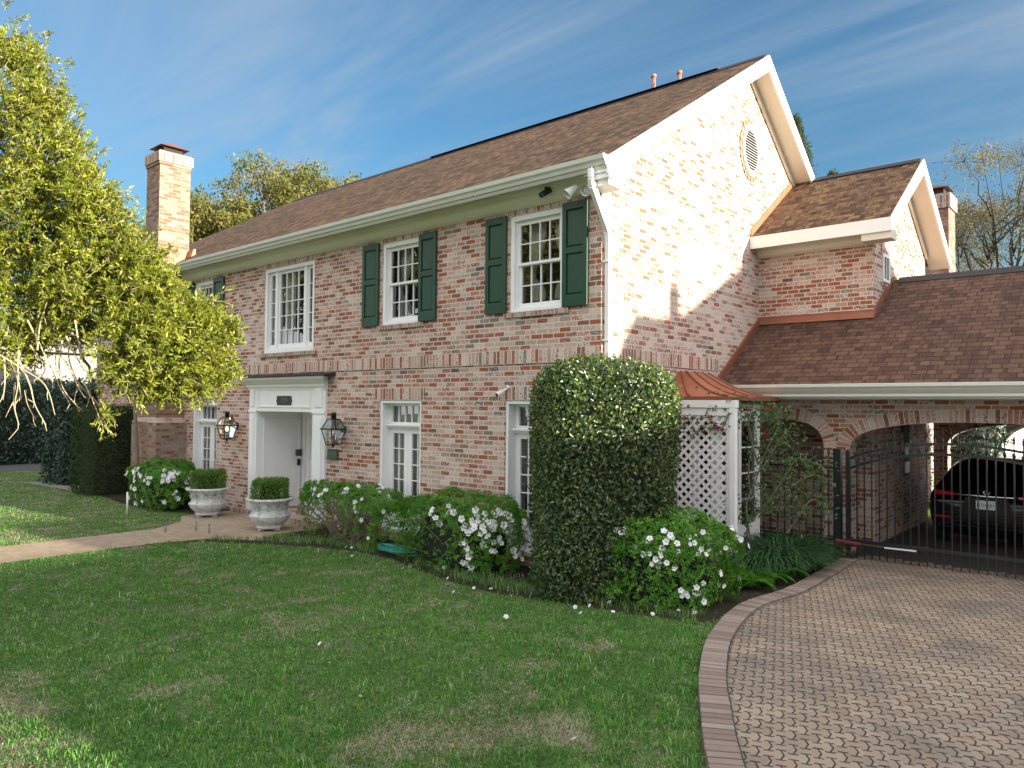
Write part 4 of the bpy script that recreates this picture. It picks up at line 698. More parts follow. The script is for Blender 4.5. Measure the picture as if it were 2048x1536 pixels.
PATH = [(-15.05, -14), (-13.5, -14), (-13.55, 5.9), (-13.3, 6.8), (-12.5, 7.35), (-12.85, 7.9), (-12.8, 8.86), (-16.4, 8.86), (-16.4, 7.75), (-15.6, 7.35), (-15.1, 6.6)]; sheet('path', PATH, .010, 'pathbrick')
DRV = [tuple(p) for p in KL]+[(4.5, 1.2), (4.5, 19.3), (-4.05, 19.3)]; sheet('driveway', DRV, .0268, 'joint')
sheet('carport_floor', [(-4.0, 13.62), (4.2, 13.62), (4.2, 30), (-4.0, 30)], .014, 'slab')
sheet('road', [(-200, -60), (-31.2, -60), (-31.2, 60), (-200, 60)], .005, 'asphalt'); sheet('walkway', [(-26.6, 7.6), (-22.2, 7.9), (-22.2, 8.5), (-26.6, 8.3)], .012, 'slab')
# interlocking wave pavers, every stone its own faces
ang = math.atan2(*(onZ(1586.6, 1472.8)-onZ(1539.4, 1465.8))[[1, 0]]); W, HH = .168, .126; ca, sa = math.cos(ang), math.sin(ang); g = G(); att = []
lobe = .030; gap = .0045; ox, oy = -2.5, 5.0
inner = []
for i, p in enumerate(KL):
    t = KL[min(i+1, len(KL)-1)]-KL[max(i-1, 0)]; t = t/np.linalg.norm(t); inner.append(p+np.array((-t[1], t[0]))*.255)
DIN = [tuple(p*.55+q*.45) for p, q in zip(KL, inner)]+[(4.5, 1.6), (4.5, 13.55), (-3.8, 13.55)]
shape = []
def wv(u): u = u % 1.; return lobe*(1 if u < .40 else (1-(u-.40)/.1*2 if u < .5 else (-1 if u < .9 else -1+(u-.9)/.1*2)))
cands = []
for j in range(-60, 110):
    for i in range(-45, 60): cands.append((i, j))
cx = np.array([(i+.5*(j % 2))*W for i, j in cands]); cy = np.array([(j+.5)*HH for i, j in cands]); wx = ox+cx*ca-cy*sa; wy = oy+cx*sa+cy*ca
ok = inpoly(wx, wy, DIN) & (wy > 1.5) & (wx < 3.2)
for (i, j), k in zip(cands, ok):
    if not k: continue
    u0 = (i+.5*(j % 2))*W; v0 = j*HH; A, B = u0-W/2, u0+W/2; ch = .022
    # top boundary wave (bulges over the right two thirds), bottom its mirror; chevron ends
    top = [(A+gap, HH-gap-lobe*.9), (A+W*.30, HH-gap-lobe*.9), (A+W*.45, HH-gap+lobe*.1), (A+W*.78, HH-gap+lobe*.1), (B-gap, HH-gap-lobe*.75)]
    bot = [(B-gap, gap+lobe*.75), (A+W*.78, gap-lobe*.1), (A+W*.45, gap-lobe*.1), (A+W*.30, gap+lobe*.9), (A+gap, gap+lobe*.9)]
    # lobe of one row fills the waist of the next (rows are offset by half a stone)
    pts = [(A+gap+ch*0, HH*.72), (A+W*.22, HH-gap-.006), (A+W*.42, HH+.030-gap), (A+W*.72, HH+.030-gap), (B-gap, HH*.72), (B+ch-gap, HH*.5), (B-gap, HH*.28), (A+W*.72, -.030*0+gap), (A+W*.42, gap), (A+W*.22, .022+gap), (A+gap, HH*.28), (A+ch+gap, HH*.5)]
    def wob(x): return 0
    # exact tiling: upper edge y=HH+w(x), lower edge y=w'(x) of the row beneath
    up = lambda q: HH+wv((q-u0)/W+.70)*.62; lo = lambda q: wv((q-u0)/W+.70+.5)*.62
    xsn = [0, .12, .2, .3, .5, .7, .8, .88, 1.]
    pu = [(A+gap+(W-2*gap)*t, up(A+W*t)-gap*1.5) for t in xsn]; pl_ = [(A+gap+(W-2*gap)*t, lo(A+W*t)+gap*1.5) for t in xsn[::-1]]
    ym = HH*.5; P2 = pl_[::-1]+[(B-gap+ch, ym)]+pu[::-1]+[(A+gap+ch, ym)]
    tw = [(ox+x*ca-(v0+y)*sa, oy+x*sa+(v0+y)*ca) for x, y in P2]; cxm = sum(p[0] for p in tw)/len(tw); cym = sum(p[1] for p in tw)/len(tw)
    dzr = random.uniform(-.0015, .0015); n = len(tw); b = len(g.v); rv = random.random()
    g.v += [(x, y, .006) for x, y in tw]+[(x, y, .026+dzr) for x, y in tw]+[(x+(cxm-x)*.03, y+(cym-y)*.05, .030+dzr) for x, y in tw]
    for q in range(n):
        for l in (0, 1): g.f.append((b+l*n+q, b+l*n+(q+1) % n, b+(l+1)*n+(q+1) % n, b+(l+1)*n+q)); g.m.append(1); att.append(rv)
    g.f.append(tuple(b+2*n+q for q in range(n))); g.m.append(0); att.append(rv)
struct(g.build('driveway_paving', ['paver', 'joint'], uv=False, attr=att)); 
g = G(); att = []; acc = 0; L = [0]
for i in range(1, len(KL)): L.append(L[-1]+np.linalg.norm(KL[i]-KL[i-1]))
def kat(s):
    i = min(max(np.searchsorted(L, s)-1, 0), len(KL)-2); t = (s-L[i])/(L[i+1]-L[i]); return KL[i]*(1-t)+KL[i+1]*t, inner[i]*(1-t)+inner[i+1]*t
s = .0
while s < L[-1]-.12:
    w_ = .098; a, ai = kat(s+.0075); b, bi = kat(s+w_-.0075); j0, j0i = kat(s); j1, j1i = kat(s+w_); k = len(g.v); g.v += [tuple(p)+(.0575,) for p in (j0, j1, j1i, j0i)]; g.f.append((k, k+1, k+2, k+3)); g.m.append(1); att.append(0.); am = a+(ai-a)*.97; bm = b+(bi-b)*.97; z = .062+random.uniform(-.003, .003); n0 = len(g.f); k = len(g.v); q = [a, b, bm, am]; c = (a+b+bm+am)/4
    g.v += [(p[0], p[1], -.02) for p in q]+[(p[0], p[1], z-.008) for p in q]+[tuple((p+(c-p)*.06))+(z,) for p in q]
    for e in range(4):
        for l in (0, 1): g.f.append((k+l*4+e, k+l*4+(e+1) % 4, k+(l+1)*4+(e+1) % 4, k+(l+1)*4+e)); g.m.append(0)
    g.f.append((k+8, k+9, k+10, k+11)); g.m.append(0); rv = random.random(); att += [rv]*(len(g.f)-n0); s += w_
struct(g.build('driveway_kerb', ['kerb', 'joint'], uv=False, attr=att))
# ------------------------------------------------------------------ grass
def ground_pts(n, x0, x1, y0, y1):
    px = RG.uniform(x0, x1, n); py = RG.uniform(y0, y1, n); d = np.stack([(px-1024)/FPX, (py-768)/FPX, np.ones(n)], 1) @ MR; t = -2.5/d[:, 2]; return CAM+d*t[:, None], np.abs(t)
def blades(P, Hh, Wd, lean, rnd, dry):
    n = len(P); a = RG.uniform(0, 2*np.pi, n); dx = np.stack([np.cos(a), np.sin(a), np.zeros(n)], 1); b = a+RG.normal(0, .8, n)+np.pi/2; ld = np.stack([np.cos(b), np.sin(b), np.zeros(n)], 1)*lean[:, None]
    up = np.zeros((n, 3)); up[:, 2] = 1; mid = P+ld*Hh[:, None]*.35+up*Hh[:, None]*.6; tip = P+ld*Hh[:, None]+up*Hh[:, None]*np.clip(1-.45*lean, .15, 1)[:, None]
    V = np.stack([P-dx*Wd[:, None]/2, P+dx*Wd[:, None]/2, mid+dx*Wd[:, None]*.38, mid-dx*Wd[:, None]*.38, tip], 1).reshape(-1, 3); i = np.arange(n)[:, None]*5
    F = np.concatenate([i+[[0, 1, 2]], i+[[0, 2, 3]], i+[[3, 2, 4]]], 1).reshape(-1, 3); return V, F, np.repeat(rnd, 5), np.repeat(dry, 5)
parts = []
for n, x0, x1, y0, y1 in ((230000, -350, 1480, 1080, 1750), (60000, -300, 900, 935, 1130), (16000, 1000, 1500, 1200, 1560)): parts.append(ground_pts(n, x0, x1, y0, y1))
P = np.concatenate([p[0] for p in parts]); dist = np.concatenate([p[1] for p in parts]); x, y = P[:, 0], P[:, 1]
KFULL = [tuple(p) for p in KL]+[(6, 1), (6, 20), (-4.05, 20)]
PATHG = [(a-.0, b) for a, b in PATH]
wob = (fbm(x*6, y*6, 3)-.5)*.16
keep = ~inpoly(x+wob, y+wob, BED) & ~inpoly(x+wob*.6, y, PATHG) & ~inpoly(x-.02, y, KFULL) & (y > 1.2) & (y < 9.0) & (x > -31) & ~inpoly(x, y, BED2)
bare = inpoly(x+.42+wob*2, y+wob, KFULL) & (y < 5.9) & (fbm(x*3, y*3, 9) > .40); keep &= ~(bare & (RG.random(len(x)) < .86))
P, dist, x, y = P[keep], dist[keep], x[keep], y[keep]; n = len(P)
f1 = fbm(x*1.1+3, y*1.1, 1); f2 = fbm(x*3.3, y*3.3, 5); f3 = fbm(x*9, y*9, 8); zone = np.exp(-(((x+4.0)/.75)**2+((y-4.1)/1.1)**2))*.30+np.exp(-(((x+7.8)/1.8)**2+((y-4.9)/.9)**2))*.13+.14*(x < -13.8)+.40*np.exp(-(((x+6.0)/2.6)**2+((y-1.5)/.55)**2))  # last two terms tint sunlit ground straw yellow, light put into the colour
dry_sunlit = np.clip((f1*.5+f2*.3+f3*.2+zone-.572)*6, 0, 1); dry = (RG.random(n) < .15+.66*dry_sunlit).astype(float)
Hh = (.030+.030*RG.random(n)+.018*(f2-.5))*.8*(1-.35*dry); Wd = .0035+.00085*dist; P[:, 2] = 0
lean = np.clip(RG.gamma(2., .35, n)+dry*.9, .05, 2.2); rn = np.clip(RG.normal(.45+.5*(f2-.5), .22, n), 0, 1)
ci = np.nonzero(dry_sunlit < .45)[0]; ci = ci[RG.integers(0, len(ci), 900)]; cn = np.repeat(ci, 14); tp = P[cn]+np.concatenate([RG.normal(0, .035, (len(cn), 2)), np.zeros((len(cn), 1))], 1)       # fresher tufts
P = np.concatenate([P, tp]); Hh = np.concatenate([Hh, .045+.05*RG.random(len(cn))]); Wd = np.concatenate([Wd, Wd[cn]*1.1]); lean = np.concatenate([lean, np.clip(RG.gamma(2., .25, len(cn)), .05, 1.5)]); rn = np.concatenate([rn, np.clip(RG.normal(.72, .2, len(cn)), 0, 1)]); dry = np.concatenate([dry, (RG.random(len(cn)) < .06).astype(float)])
V, F, r_, d_ = blades(P, Hh, Wd, lean, rn, dry); o = mesh_np('grass', V, F, 'grass', None, r_, d_); tag(o, 'short green lawn grass with straw coloured patches, some dormant, some tinted for sun', 'grass', kind='stuff')
# taller border grass and weeds along the bed
n = 26000; bx_ = RG.uniform(-13.2, -4.2, n); by_ = RG.uniform(6.3, 8.5, n); edge = np.interp(bx_, [-13.5, -12.46, -11.2, -9.46, -7.65, -6.67, -5.71, -4.2], [6.35, 7.15, 7.85, 7.89, 7.50, 7.46, 7.72, 7.95]); off = by_-edge
band = ((off > .16) & (off < .62)) | ((off > .6) & (RG.random(n) < .10)) | ((off > .0) & (off < .16) & (RG.random(n) < .12)); band &= ~inpoly(bx_, by_, PATHG) & ~(((bx_+9.55)/.55)**2+((by_-8.12)/.36)**2 < 1)
P = np.stack([bx_, by_, np.full(n, .006)], 1)[band]; n = len(P); V, F, r_, d_ = blades(P, .06+.07*RG.random(n), np.full(n, .010), np.clip(RG.gamma(2, .22, n), .05, 1.2), RG.random(n)*.8, (RG.random(n) < .22).astype(float)); o = mesh_np('border_grass', V, F, 'grass', None, r_, d_); tag(o, 'taller grass fringe along the front edge of the flower bed', 'grass', kind='stuff')
# ------------------------------------------------------------------ plants
def rbox(n, half, rad):                        # points and normals on a rounded box surface (upper part)
    half = np.array(half); A = np.array([half[1]*half[2], half[1]*half[2], half[0]*half[2], half[0]*half[2], half[0]*half[1]]); f = RG.choice(5, n, p=A/A.sum()); u = RG.uniform(-1, 1, (n, 3))*half
    for k, (ax, s_) in enumerate(((0, 1), (0, -1), (1, 1), (1, -1), (2, 1))): u[f == k, ax] = half[ax]*s_
    q = np.clip(u, -(half-rad), half-rad); q[:, 2] = np.clip(u[:, 2], -half[2], half[2]-rad); d = u-q; N = unit(d+1e-9); return q+N*rad, N
def clipped(name, base, half, rad, n, mat, L, W, label, cat, rough=.05, lump=.06, rot=0, core='yewleaf', layers=.16, taper=0, grp=None):
    T = thing(name, (base[0], base[1], base[2]), label, cat, grp); Pt, N = rbox(n, half, rad); Pt[:, 2] += half[2]
    lf = (vnoise(Pt[:, 0]*2.2+base[0], Pt[:, 1]*2.2+base[1], Pt[:, 2]*2.2)-.5)*2*lump; Pt += N*(lf+RG.normal(0, rough, n)-np.abs(RG.normal(0, layers*.3, n)))[:, None]
    if taper: k = 1+taper*(Pt[:, 2]/(2*half[2])-.5); Pt[:, :2] *= k[:, None]
    Dr = unit(N*.35+rdir(n)+np.array([0, 0, .25])); Nn = unit(N+rdir(n)*.55); c, s_ = math.cos(rot), math.sin(rot); Rm = np.array([[c, s_, 0], [-s_, c, 0], [0, 0, 1]])
    Lv = Leaves(); Lv.leaves(Pt@Rm+np.array(base), Dr@Rm, Nn@Rm, L*RG.uniform(.7, 1.3, n), W*RG.uniform(.8, 1.2, n), np.clip(RG.normal(.5, .25, n), 0, 1)); Lv.build('foliage', mat, T)
    Pc, Nc = rbox(10, half, rad); bm = G(); m_, n_ = 22, 12; hx, hy, hz = half; prof = []      # solid dark core, inner shade put into its colour
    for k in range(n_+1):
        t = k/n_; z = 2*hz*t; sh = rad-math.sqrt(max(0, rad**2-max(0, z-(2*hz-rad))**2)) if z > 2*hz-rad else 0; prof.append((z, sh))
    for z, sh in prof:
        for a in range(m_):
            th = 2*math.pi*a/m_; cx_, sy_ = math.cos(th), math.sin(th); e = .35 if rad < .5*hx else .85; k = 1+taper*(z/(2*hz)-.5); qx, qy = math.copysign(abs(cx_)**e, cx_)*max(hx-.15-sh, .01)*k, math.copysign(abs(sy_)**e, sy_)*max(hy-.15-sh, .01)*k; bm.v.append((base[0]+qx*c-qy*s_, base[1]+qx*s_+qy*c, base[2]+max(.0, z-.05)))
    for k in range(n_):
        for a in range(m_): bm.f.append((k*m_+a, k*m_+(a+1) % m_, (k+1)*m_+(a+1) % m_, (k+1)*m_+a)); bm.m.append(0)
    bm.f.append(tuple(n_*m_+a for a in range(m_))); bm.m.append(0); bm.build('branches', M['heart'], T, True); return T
M['heart'] = plain('shaded_core', (.012, .018, .010), .95, .4, 25)
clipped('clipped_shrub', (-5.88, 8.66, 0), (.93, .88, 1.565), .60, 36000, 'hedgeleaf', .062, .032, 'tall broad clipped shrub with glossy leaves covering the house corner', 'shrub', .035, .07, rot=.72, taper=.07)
clipped('yew_hedge', (-22.2, 8.52, 0), (.75, .86, 1.18), .16, 15000, 'yewleaf', .07, .022, 'square clipped dark yew hedge block left of the house', 'hedge', .04, .05)
clipped('holly_bush', (-25.6, 8.75, 0), (.95, .75, 1.50), .5, 9000, 'hollyleaf', .11, .06, 'tall loose dark holly bush behind the square yew block', 'bush', .10, .22, grp=None)
clipped('holly_bush', (-26.2, 11.2, 0), (1.3, 1.2, 1.75), .7, 7000, 'hollyleaf', .12, .065, 'dark evergreen bush in the gap between holly and house', 'bush', .12, .3)
clipped('boundary_hedge', (-35.6, 8.5, 0), (1.2, 9.5, 1.58), .6, 26000, 'hollyleaf', .16, .09, 'long dark hedge across the street at far left', 'hedge', .12, .3)
def flower_mesh():
    V, F = [], []
    for k in range(5):
        a = 2*math.pi*k/5; c, s_ = math.cos(a), math.sin(a)
        def q(r_, t, z): return (r_*math.cos(a+t), r_*math.sin(a+t), z)
        i = len(V); V += [q(.003, 0, 0), q(.022, -.68, .016), q(.035, -.44, .020), q(.039, 0, .014), q(.035, .44, .020), q(.022, .68, .016)]; F += [(i, i+1, i+2), (i, i+2, i+3), (i, i+3, i+4), (i, i+4, i+5)]
    me = bpy.data.meshes.new('blossom'); me.from_pydata(V, [], F); me.materials.append(M['petal']); at = me.attributes.new('rnd', 'FLOAT', 'POINT'); at.data.foreach_set('value', [.3, .6, .9, 1., .9, .6]*5); me.update(); return me
FM = flower_mesh()
def put_blossom(parent, p, n, sc, name='blossom'):
    o = bpy.data.objects.new(name, FM); COL.objects.link(o); o.scale = (sc, sc, sc*.9); q = Vector(n).to_track_quat('Z', 'Y'); o.rotation_mode = 'QUATERNION'; o.rotation_quaternion = q @ Vector((0, 0, 1)).rotation_difference(Vector((0, 0, 1)))
    o.rotation_quaternion = q @ Matrix.Rotation(random.uniform(0, 6.28), 3, 'Z').to_quaternion()
    if parent is not None: o.parent = parent; o.location = Vector(p)-parent_origin(parent)
    else: o.location = p
    return o
def azalea(base, half, nros, label, nfl, fmask=None, dens=1., fsc=1.1, lsize=.045, stems=14, topbias=False, leaf='azleaf', core=True, ncl=30):
    T = thing('azalea_bush', base, label, 'azalea bush', 'flowering azaleas in front of the house'); half = np.array(half)
    d = rdir(nros*3); d[:, 2] = np.abs(d[:, 2])*1.0-.25; d = unit(d)
    if topbias: d = d[(d[:, 2] > .15) | (RG.random(len(d)) < .45)]
    d = d[:nros]; n = len(d); lowm = d[:, 2] < .12; hn = unit(d[:, :2]); d[lowm, :2] = hn[lowm]; d[lowm, 2] = 0; c0 = np.array(base)+np.array([0, 0, half[2]*.5]); lump = .80+.36*vnoise(d[:, 0]*2.6+base[0], d[:, 1]*2.6, d[:, 2]*2.6)
    hz = np.where(d[:, 2] > 0, half[2]*.52, half[2]*.5); p4 = np.sign(d)*np.abs(d)**.72; p4 /= np.maximum(np.linalg.norm(p4, axis=1, keepdims=True)**.55, .5)
    Pt = c0+p4*np.stack([np.full(n, half[0]), np.full(n, half[1]), hz], 1)*lump[:, None]*(1-np.abs(RG.normal(0, .07, n)))[:, None]; Pt[lowm, 2] = base[2]+half[2]*RG.uniform(.06, .62, lowm.sum()); Pt[lowm, :2] = base[:2]+(Pt[lowm, :2]-np.array(base[:2]))*(.86+.12*np.sin(np.pi*np.clip(Pt[lowm, 2:3]/half[2], 0, 1)))
    No = unit(d*np.array([1, 1, 1.3])+rdir(n)*.35); Lv = Leaves(); K = 8; A = np.repeat(Pt, K, 0); NN = np.repeat(No, K, 0); e = unit(np.cross(NN, rdir(n*K))); Dr = unit(e+NN*RG.uniform(.05, .8, n*K)[:, None]); tone = np.clip(np.repeat(RG.normal(.5, .24, n), K)+RG.normal(0, .12, n*K), 0, 1)
    Lv.leaves(A+RG.normal(0, .012, A.shape), Dr, unit(NN+rdir(n*K)*.3), lsize*RG.uniform(.65, 1.25, n*K), lsize*.36*RG.uniform(.8, 1.2, n*K), tone, .1); Lv.build('foliage', leaf, T)
    if core:
        g = G(); nz = 10; g.lathe([(max(.02, .66*math.sqrt(max(0, 1-(max(0, k/nz-.45)/.55)**2))*(.86+.14*min(1, k/3))), half[2]*.74*k/nz+.01) for k in range(nz+1)], (0, 0, 0), 20, wob=lambda k, j: .10*math.sin(j*2.1+k)); g.v = [(base[0]+x*half[0], base[1]+y*half[1], z) for x, y, z in g.v]; g.build('branches', M['heart'], T, True)  # solid core of the bush, its inner shade is in the colour
    g = G()
    for k in range(stems*3):
        i = random.randrange(n); q = Pt[i]; b0 = np.array(base)+np.array([random.uniform(-.35, .35)*half[0], random.uniform(-.35, .35)*half[1], 0]); md = (b0+q)/2+np.array([random.uniform(-.1, .1), random.uniform(-.1, .1), .05]); g.tube([b0, md, q], [.014, .009, .004], 5)
    g.build('stems', 'bark', T); m_ = np.ones(n, bool) if fmask is None else fmask(Pt, d); idx = np.nonzero(m_)[0]; RG.shuffle(idx)
    if nfl:                                    # flowers sit in trusses, not evenly
        cen = Pt[idx[:ncl]]; dd_ = np.min(np.linalg.norm(Pt[idx][:, None]-cen[None], axis=2), 1)+RG.exponential(.32, len(idx)); idx = idx[np.argsort(dd_)]
    for i in idx[:nfl]: put_blossom(T, Pt[i]+No[i]*.03+RG.normal(0, .02, 3), No[i]+RG.normal(0, .35, 3)+np.array([.25, -.35, 0]), fsc*random.uniform(.8, 1.25))
    return T
face = lambda d: (d[:, 0]*.62-d[:, 1]*.78)
azalea((-18.15, 8.15, 0), (1.2, .66, 1.14), 2600, 'azalea with white flowers on its front left of the urns', 88, lambda P_, d: (face(d) > .15) & (d[:, 2] < .55), fsc=1.25, lsize=.055)
azalea((-11.2, 8.45, 0), (1.55, .52, 1.10), 1900, 'sparse twiggy azalea with few white flowers right of the door', 40, lambda P_, d: (face(d) > -.1), lsize=.050, stems=26, topbias=True, fsc=.95, core=False)
azalea((-8.35, 8.36, 0), (1.30, .62, 1.16), 3200, 'azalea covered with dense white blossom left of the tall clipped shrub', 98, lambda P_, d: (face(d)+d[:, 0]*.5 > .62) & (d[:, 2] < .6), fsc=1.2, ncl=26)
azalea((-5.0, 8.78, 0), (.94, .82, 1.16), 3000, 'bright green rounded azalea with white flowers in front of the trellis', 95, lambda P_, d: (face(d) > .1) & (d[:, 2] < .62), fsc=.95, lsize=.052)
azalea((-5.35, 8.12, 0), (.20, .16, .26), 60, 'small bright green azalea sprig at the foot of the tall clipped shrub', 0, lsize=.05, stems=4)
# fallen blossoms on the grass
k = 0
spots = ((908, 1191), (1012, 1242), (640, 1297), (1151, 1222), (1180, 1219), (1219, 1212), (1162, 1234), (1226, 1232), (948, 1183), (982, 1185), (896, 1163), (692, 1100), (703, 1101), (704, 1118), (806, 1143), (1148, 1491), (1312, 1222), (1305, 1236), (1357, 1229), (1390, 1234), (913, 1144), (935, 1150))
for px, py in spots:
    p = onZ(px, py); o = put_blossom(None, (p[0], p[1], .045), (random.uniform(-.5, .5), random.uniform(-.9, .1), .7), random.uniform(.55, .85), 'fallen_blossom'); tag(o, 'fallen white azalea blossom lying on the grass near the flower bed', 'blossom', 'fallen azalea blossoms on the lawn')
n = 260; P, dist = ground_pts(n*3, -100, 1420, 1110, 1560); k_ = ~inpoly(P[:, 0], P[:, 1], BED) & ~inpoly(P[:, 0], P[:, 1], KFULL) & ~inpoly(P[:, 0], P[:, 1], PATH); P = P[k_][:n]; n = len(P); P[:, 2] = .022; Lv = Leaves(); dd = rdir(n); dd[:, 2] *= .25; nn = np.tile([0, 0, 1.], (n, 1))+RG.normal(0, .35, (n, 3)); Lv.leaves(P, unit(dd), unit(nn), .035*RG.uniform(.6, 1.3, n), .018*RG.uniform(.7, 1.2, n)); tag(Lv.build('leaf_litter', 'deadleaf'), 'scattered small dry leaves on the lawn', 'leaves', kind='stuff')
# urns with clipped box
def urn(px, py, label, l2):
    p = onZ(px, py); c = (p[0]-.18, p[1]+.24, .05); U = thing('garden_urn', (c[0], c[1], 0), label, 'urn', 'stone urns beside the front path')
    prof = [(.02, 0), (.235, 0), (.26, .012), (.265, .035), (.25, .05), (.262, .07), (.32, .12), (.365, .17), (.385, .215), (.392, .235), (.40, .245), (.395, .262), (.37, .275), (.35, .30), (.338, .35), (.338, .42), (.352, .47), (.378, .505), (.425, .535), (.455, .548), (.465, .568), (.455, .590), (.425, .596), (.39, .59), (.36, .54), (.02, .53)]
    w_ = lambda k, j: (.012*math.sin(j*2*math.pi/3.) if 17 <= k <= 21 else .006*math.sin(j*2*math.pi/2.5) if 8 <= k <= 11 else 0)
    g = G(); g.lathe(prof, c, 60, wob=w_)
    U2 = g.build('bowl', 'urn', U, True); g = G()
    for q in range(10):                       # rosettes and swags in relief
        a = 2*math.pi*q/10; r_ = .342; cc = Vector((c[0]+r_*math.cos(a), c[1]+r_*math.sin(a), c[2]+.405)); n_ = Vector((math.cos(a), math.sin(a), .05)); t_ = Vector((-math.sin(a), math.cos(a), 0)); z_ = Vector((0, 0, 1))
        for s_ in range(6): th = s_*math.pi/3; g.tube([cc, cc+(t_*math.cos(th)+z_*math.sin(th))*.022+n_*.012, cc+(t_*math.cos(th)+z_*math.sin(th))*.045], [.016, .018, .008], 6)
        g.tube([cc-n_*.01, cc+n_*.022], [.018, .010], 6); P_ = []
        for s_ in range(7): b = a+2*math.pi/10*(s_/6); hgt = .470-.055*math.sin(math.pi*s_/6); rr_ = .348+.004*math.sin(math.pi*s_/6); P_.append((c[0]+rr_*math.cos(b), c[1]+rr_*math.sin(b), c[2]+hgt))
        g.tube(P_, [.008, .012, .016, .018, .016, .012, .008], 6)
    g.build('relief', 'urn', U, True)
    for a in (.4, 2.5, 4.6): g = G(); x, y = c[0]+.17*math.cos(a), c[1]+.17*math.sin(a); g.box(x-.035, x+.035, y-.05, y+.05, .011, .052); g.build('foot', 'siding', U)
    clipped('box_shrub', (c[0], c[1], c[2]+.54), (.335, .335, .215), .10, 5200, 'boxleaf', .030, .019, l2, 'shrub', .012, .012, rot=.9)
urn(402, 1037, 'weathered stone urn left of the front path by the white azalea', 'clipped box cube growing in the left stone urn')
urn(527, 1065, 'weathered stone urn right of the front path before the door', 'clipped box cube growing in the right stone urn')
# hose, stakes
p = onZ(826, 1106); HS = (p[0]+.02, p[1]-.36, 0); g = G(); P_ = []
for k in range(230):
    t = k/230; a = t*2*math.pi*4.6; r1 = .46+.04*math.sin(a*.37+1)-.26*((t*1.9) % 1); P_.append((HS[0]+.12*math.sin(t*5)+r1*math.cos(a)*1.05, HS[1]+.26*r1*math.sin(a)*2.2*.62, .075+.07*t+.02*math.sin(a*.7)))
P_ += [(HS[0]+.55, HS[1]+.1, .06), (HS[0]+.70, HS[1]+.22, .16), (HS[0]+.78, HS[1]+.5, .3)]; g.tube(P_, .0135, 7); tag(g.build('garden_hose', 'hose', None, True), 'coiled teal garden hose lying on the ground between two azaleas', 'hose')
p = onZ(254, 1030); g = G(); g.tube([(p[0], p[1], 0), (p[0], p[1], .50)], .022, 8); g.tube([(p[0], p[1], .5), (p[0], p[1], .51)], .024, 8); tag(g.build('white_stake', 'plastic', None, True), 'white plastic stake in the grass left of the urns', 'stake')
for px, py, nm in ((331, 1066, 'nearest the lawn'), (392, 1062, 'between path and left urn'), (418, 1068, 'beside the right urn bed')):
    p = onZ(px, py); g = G(); g.tube([(p[0], p[1], 0), (p[0], p[1], .16)], .014, 8); g.tube([(p[0], p[1], .16), (p[0], p[1], .19)], .02, 8); tag(g.build('sprinkler_head', 'greyblue', None, True), 'small grey sprinkler head by the path, '+nm, 'sprinkler', 'sprinkler heads along the path')
p = onZ(110, 950); T = thing('street_post', (p[0], p[1], 0), 'slim pale post with dark base before the far hedge', 'post'); g = G(); g.box(p[0]-.06, p[0]+.06, p[1]-.06, p[1]+.06, .22, 1.86); g.build('shaft', 'siding', T); g = G(); g.box(p[0]-.10, p[0]+.10, p[1]-.10, p[1]+.10, 0, .5); g.build('base', 'barkdark', T)
p = onZ(1665, 1131, .03); g = G(); g.prism([(p[0]-.14, p[1]-.02, .034), (p[0]+.1, p[1]-.06, .034), (p[0]+.15, p[1]+.01, .034), (p[0]-.1, p[1]+.06, .034)], (0, 0, .006)); tag(g.build('folded_paper', 'plastic'), 'piece of white paper lying on the pavers by the gate post', 'paper')
# liriope, fern, climbing rose
def strap(n, base, hr, hgt, mat, T, Lm=.42, w_=.012, name='leaves'):
    Lv = Leaves(); r_ = np.sqrt(RG.random(n)); a = RG.uniform(0, 2*np.pi, n); P_ = np.stack([base[0]+hr[0]*r_*np.cos(a), base[1]+hr[1]*r_*np.sin(a), np.full(n, .01)], 1); out = unit(np.stack([np.cos(a)*(.3+r_), np.sin(a)*(.3+r_), np.zeros(n)], 1)+RG.normal(0, .5, (n, 3))*np.array([1, 1, 0])); L_ = Lm*RG.uniform(.6, 1.25, n); S = unit(np.cross(out, [0, 0, 1])); rn = RG.random(n); pts = []; K = 6
    for k in range(K+1): t = k/K; pts.append(P_+out*(L_*(.15*t+.75*t*t))[:, None]+np.array([0, 0, 1])*(L_*hgt*(1.7*t-1.35*t*t))[:, None])
    V = []
    for k in range(K+1): ww = w_*(1-(k/K)**2*.85)/2; V += [pts[k]-S*ww, pts[k]+S*ww]
    V = np.stack(V, 1).reshape(-1, 3); i = np.arange(n)[:, None]*(2*(K+1)); F = []
    for k in range(K): F += [i+[[2*k, 2*k+1, 2*k+3]], i+[[2*k, 2*k+3, 2*k+2]]]
    Lv.add(V, np.concatenate(F, 1).reshape(-1, 3), np.repeat(rn, 2*(K+1))); Lv.build(name, mat, T)
T = thing('liriope_clump', (-4.55, 11.6, 0), 'arching dark green liriope clump beside the gate post', 'plant'); strap(1500, (-4.62, 11.7), (.55, 1.15), 1., 'lirleaf', T, .60, .022)
T = thing('fern', (-4.42, 10.35, 0), 'bright green feathery fern spilling onto the driveway kerb', 'fern'); Lv = Leaves()
